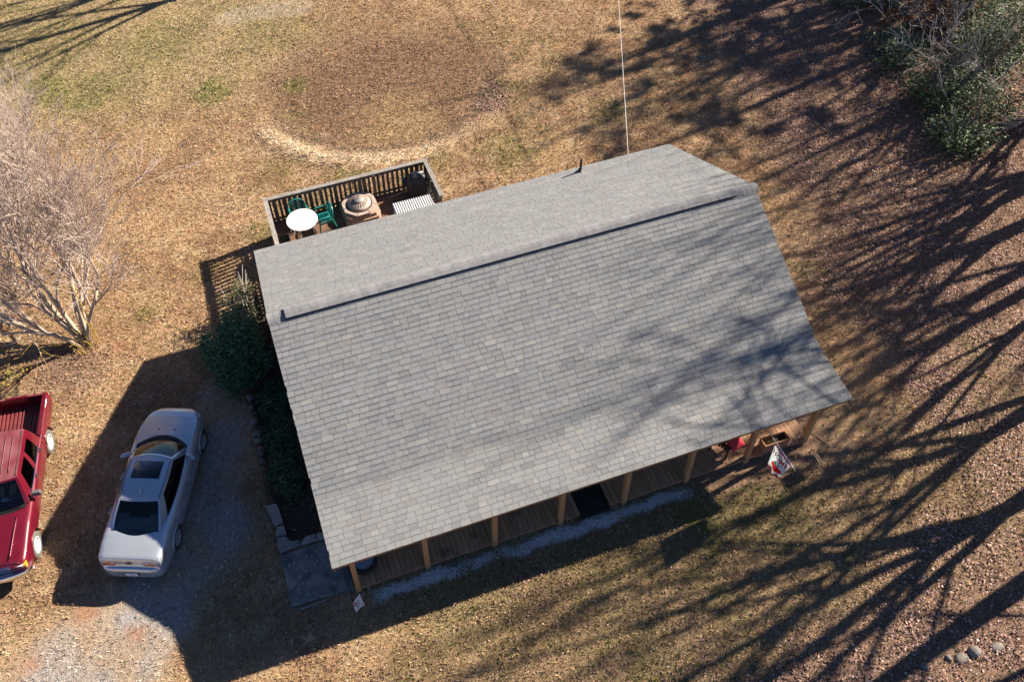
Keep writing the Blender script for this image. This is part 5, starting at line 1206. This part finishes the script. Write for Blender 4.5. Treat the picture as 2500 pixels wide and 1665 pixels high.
# tall bare trees off to the right and behind, whose shadows cross the yard
kinds = []
for i, (sd, sp, kk) in enumerate(((101, .55, (7, 4, 3, 3)), (104, .42, (5, 4, 3, 3)), (103, .60, (7, 4, 3, 3)))):
    T, Bm = branchy(sd, (0, 0, -.1), [((.03 * i, -.04, 1), 1, 1)], 3.0, .22, 4, kk, sp, (1.75, .55, .55, .5), .07, .035, minr=.012, first=.4, rk=.55)
    kinds.append((T.mesh('trunk', True), Bm.mesh('crown', True)))
T, Bm = branchy(111, (0, 0, -.1), [((.02, .03, 1), 1, 1)], 9.5, .25, 3, (7, 4, 3), .55, (.48, .55, .5), .025, .03, minr=.012, first=.45, rk=.5)
kinds.append((T.mesh('trunk', True), Bm.mesh('crown', True)))
trees = [(25.6, -5.6, 1.3, 0, .3, 'bare forked tree standing right of the front yard'), (22.6, -8.4, 1.3, 2, 2.1, 'bare tree nearest the front right corner of the yard'), (22.9, -9.7, 1.15, 3, 4.0, 'slim bare tree beside the field stones'), (30.0, .2, 1.34, 0, 1.2, 'bare tree right of the porch end'), (32.2, -.4, 1.36, 1, 5.0, 'bare tree at the edge of the leaf-covered slope'),
         (31.6, 1.9, 1.15, 2, .9, 'bare tree rising below the thicket'), (36.2, 7.6, 1.35, 0, 2.6, 'tall bare tree behind the thicket'), (36.6, 12.4, 1.35, 2, .2, 'tall spreading bare tree past the shaded lawn'), (39.5, 14.5, 1.5, 0, 1.7, 'tallest bare tree far behind the thicket'), (34.3, 4.6, 1.2, 2, 5.6, 'wide bare tree among the thicket shrubs'), (37.6, 11.0, 1.3, 0, 4.4, 'bare tree behind the orange-leaved shrub'), (30.6, -2.0, 1.0, 3, 2.2, 'tall straight bare tree at the foot of the leafy slope'), (27.8, -3.5, .95, 1, 3.3, 'bare tree right of the side yard'), (29.2, 1.0, .95, 2, 4.2, 'low spreading bare tree below the thicket'), (22.6, -11.6, .8, 1, .6, 'small bare tree beyond the field stones'),
         (8.6, 25.15, 1.0, 3, 3.0, 'bare tree behind the far lawn at the upper left'), (6.6, 26.4, 1.15, 1, 2.0, 'smaller bare tree behind the far lawn')]
for x, y, s, k, rz, lab in trees:
    t = thing('tall_tree', (x, y, 0), lab, 'tree', 'tall bare trees around the yard', rz=rz); t.scale = (s, s, s)
    link('trunk', kinds[k][0], M['barkgrey'] if not kinds[k][0].materials else None, t); link('crown', kinds[k][1], M['barkgrey'] if not kinds[k][1].materials else None, t)
for i, (x, y, s, lab) in enumerate([(37.0, 10.8, .95, 'tall dark pine behind the top right thicket'), (40.5, 13.8, 1.05, 'tallest dark pine far behind the thicket'), (35.5, 15.6, .85, 'dark pine beyond the shaded back lawn'), (39.5, 16.6, 1.0, 'slender dark pine behind the others')]):
    t = thing('pine_tree', (x, y, 0), lab, 'tree', 'dark pines behind the thicket')
    MB().tube([(0, 0, 0), (.1, .05, 7), (.05, 0, 17 * s)], [.26, .20, .05], 8).build('trunk', M['barkgrey'], t, smooth=True)
    bl = [(math.cos(k * 2.4) * (2.0 - .1 * k), math.sin(k * 2.4) * (2.0 - .1 * k), (8.0 + .62 * k) * s, 1.7 - .08 * k, 1.7 - .08 * k, .55) for k in range(14)]
    V, F, c = foliage(200 + i, bl, 1500, .11, [((.03, .06, .02), 1), ((.04, .075, .025), 1)]); raw_mesh('crown', V, F, c, M['leafpig'], t)

# service wire from the back eave to a pole behind the yard
a = Vector((14.40, 4.52, 2.62)); dvec = Vector((16.747, 10.65, 4.2)) - a; pts = []
for k in range(41):
    s = k / 40 * 4.0; p = a + dvec * s; p.z -= .10 * s * (4.0 - s) * .25; pts.append(p)
t = thing('service_wire', tuple(a), 'thin white service wire running from the back eave up over the lawn', 'wire'); 
mb = MB(); mb.tube([p - a for p in pts], .008, 5); mb.build('cable', M['wire'], t)
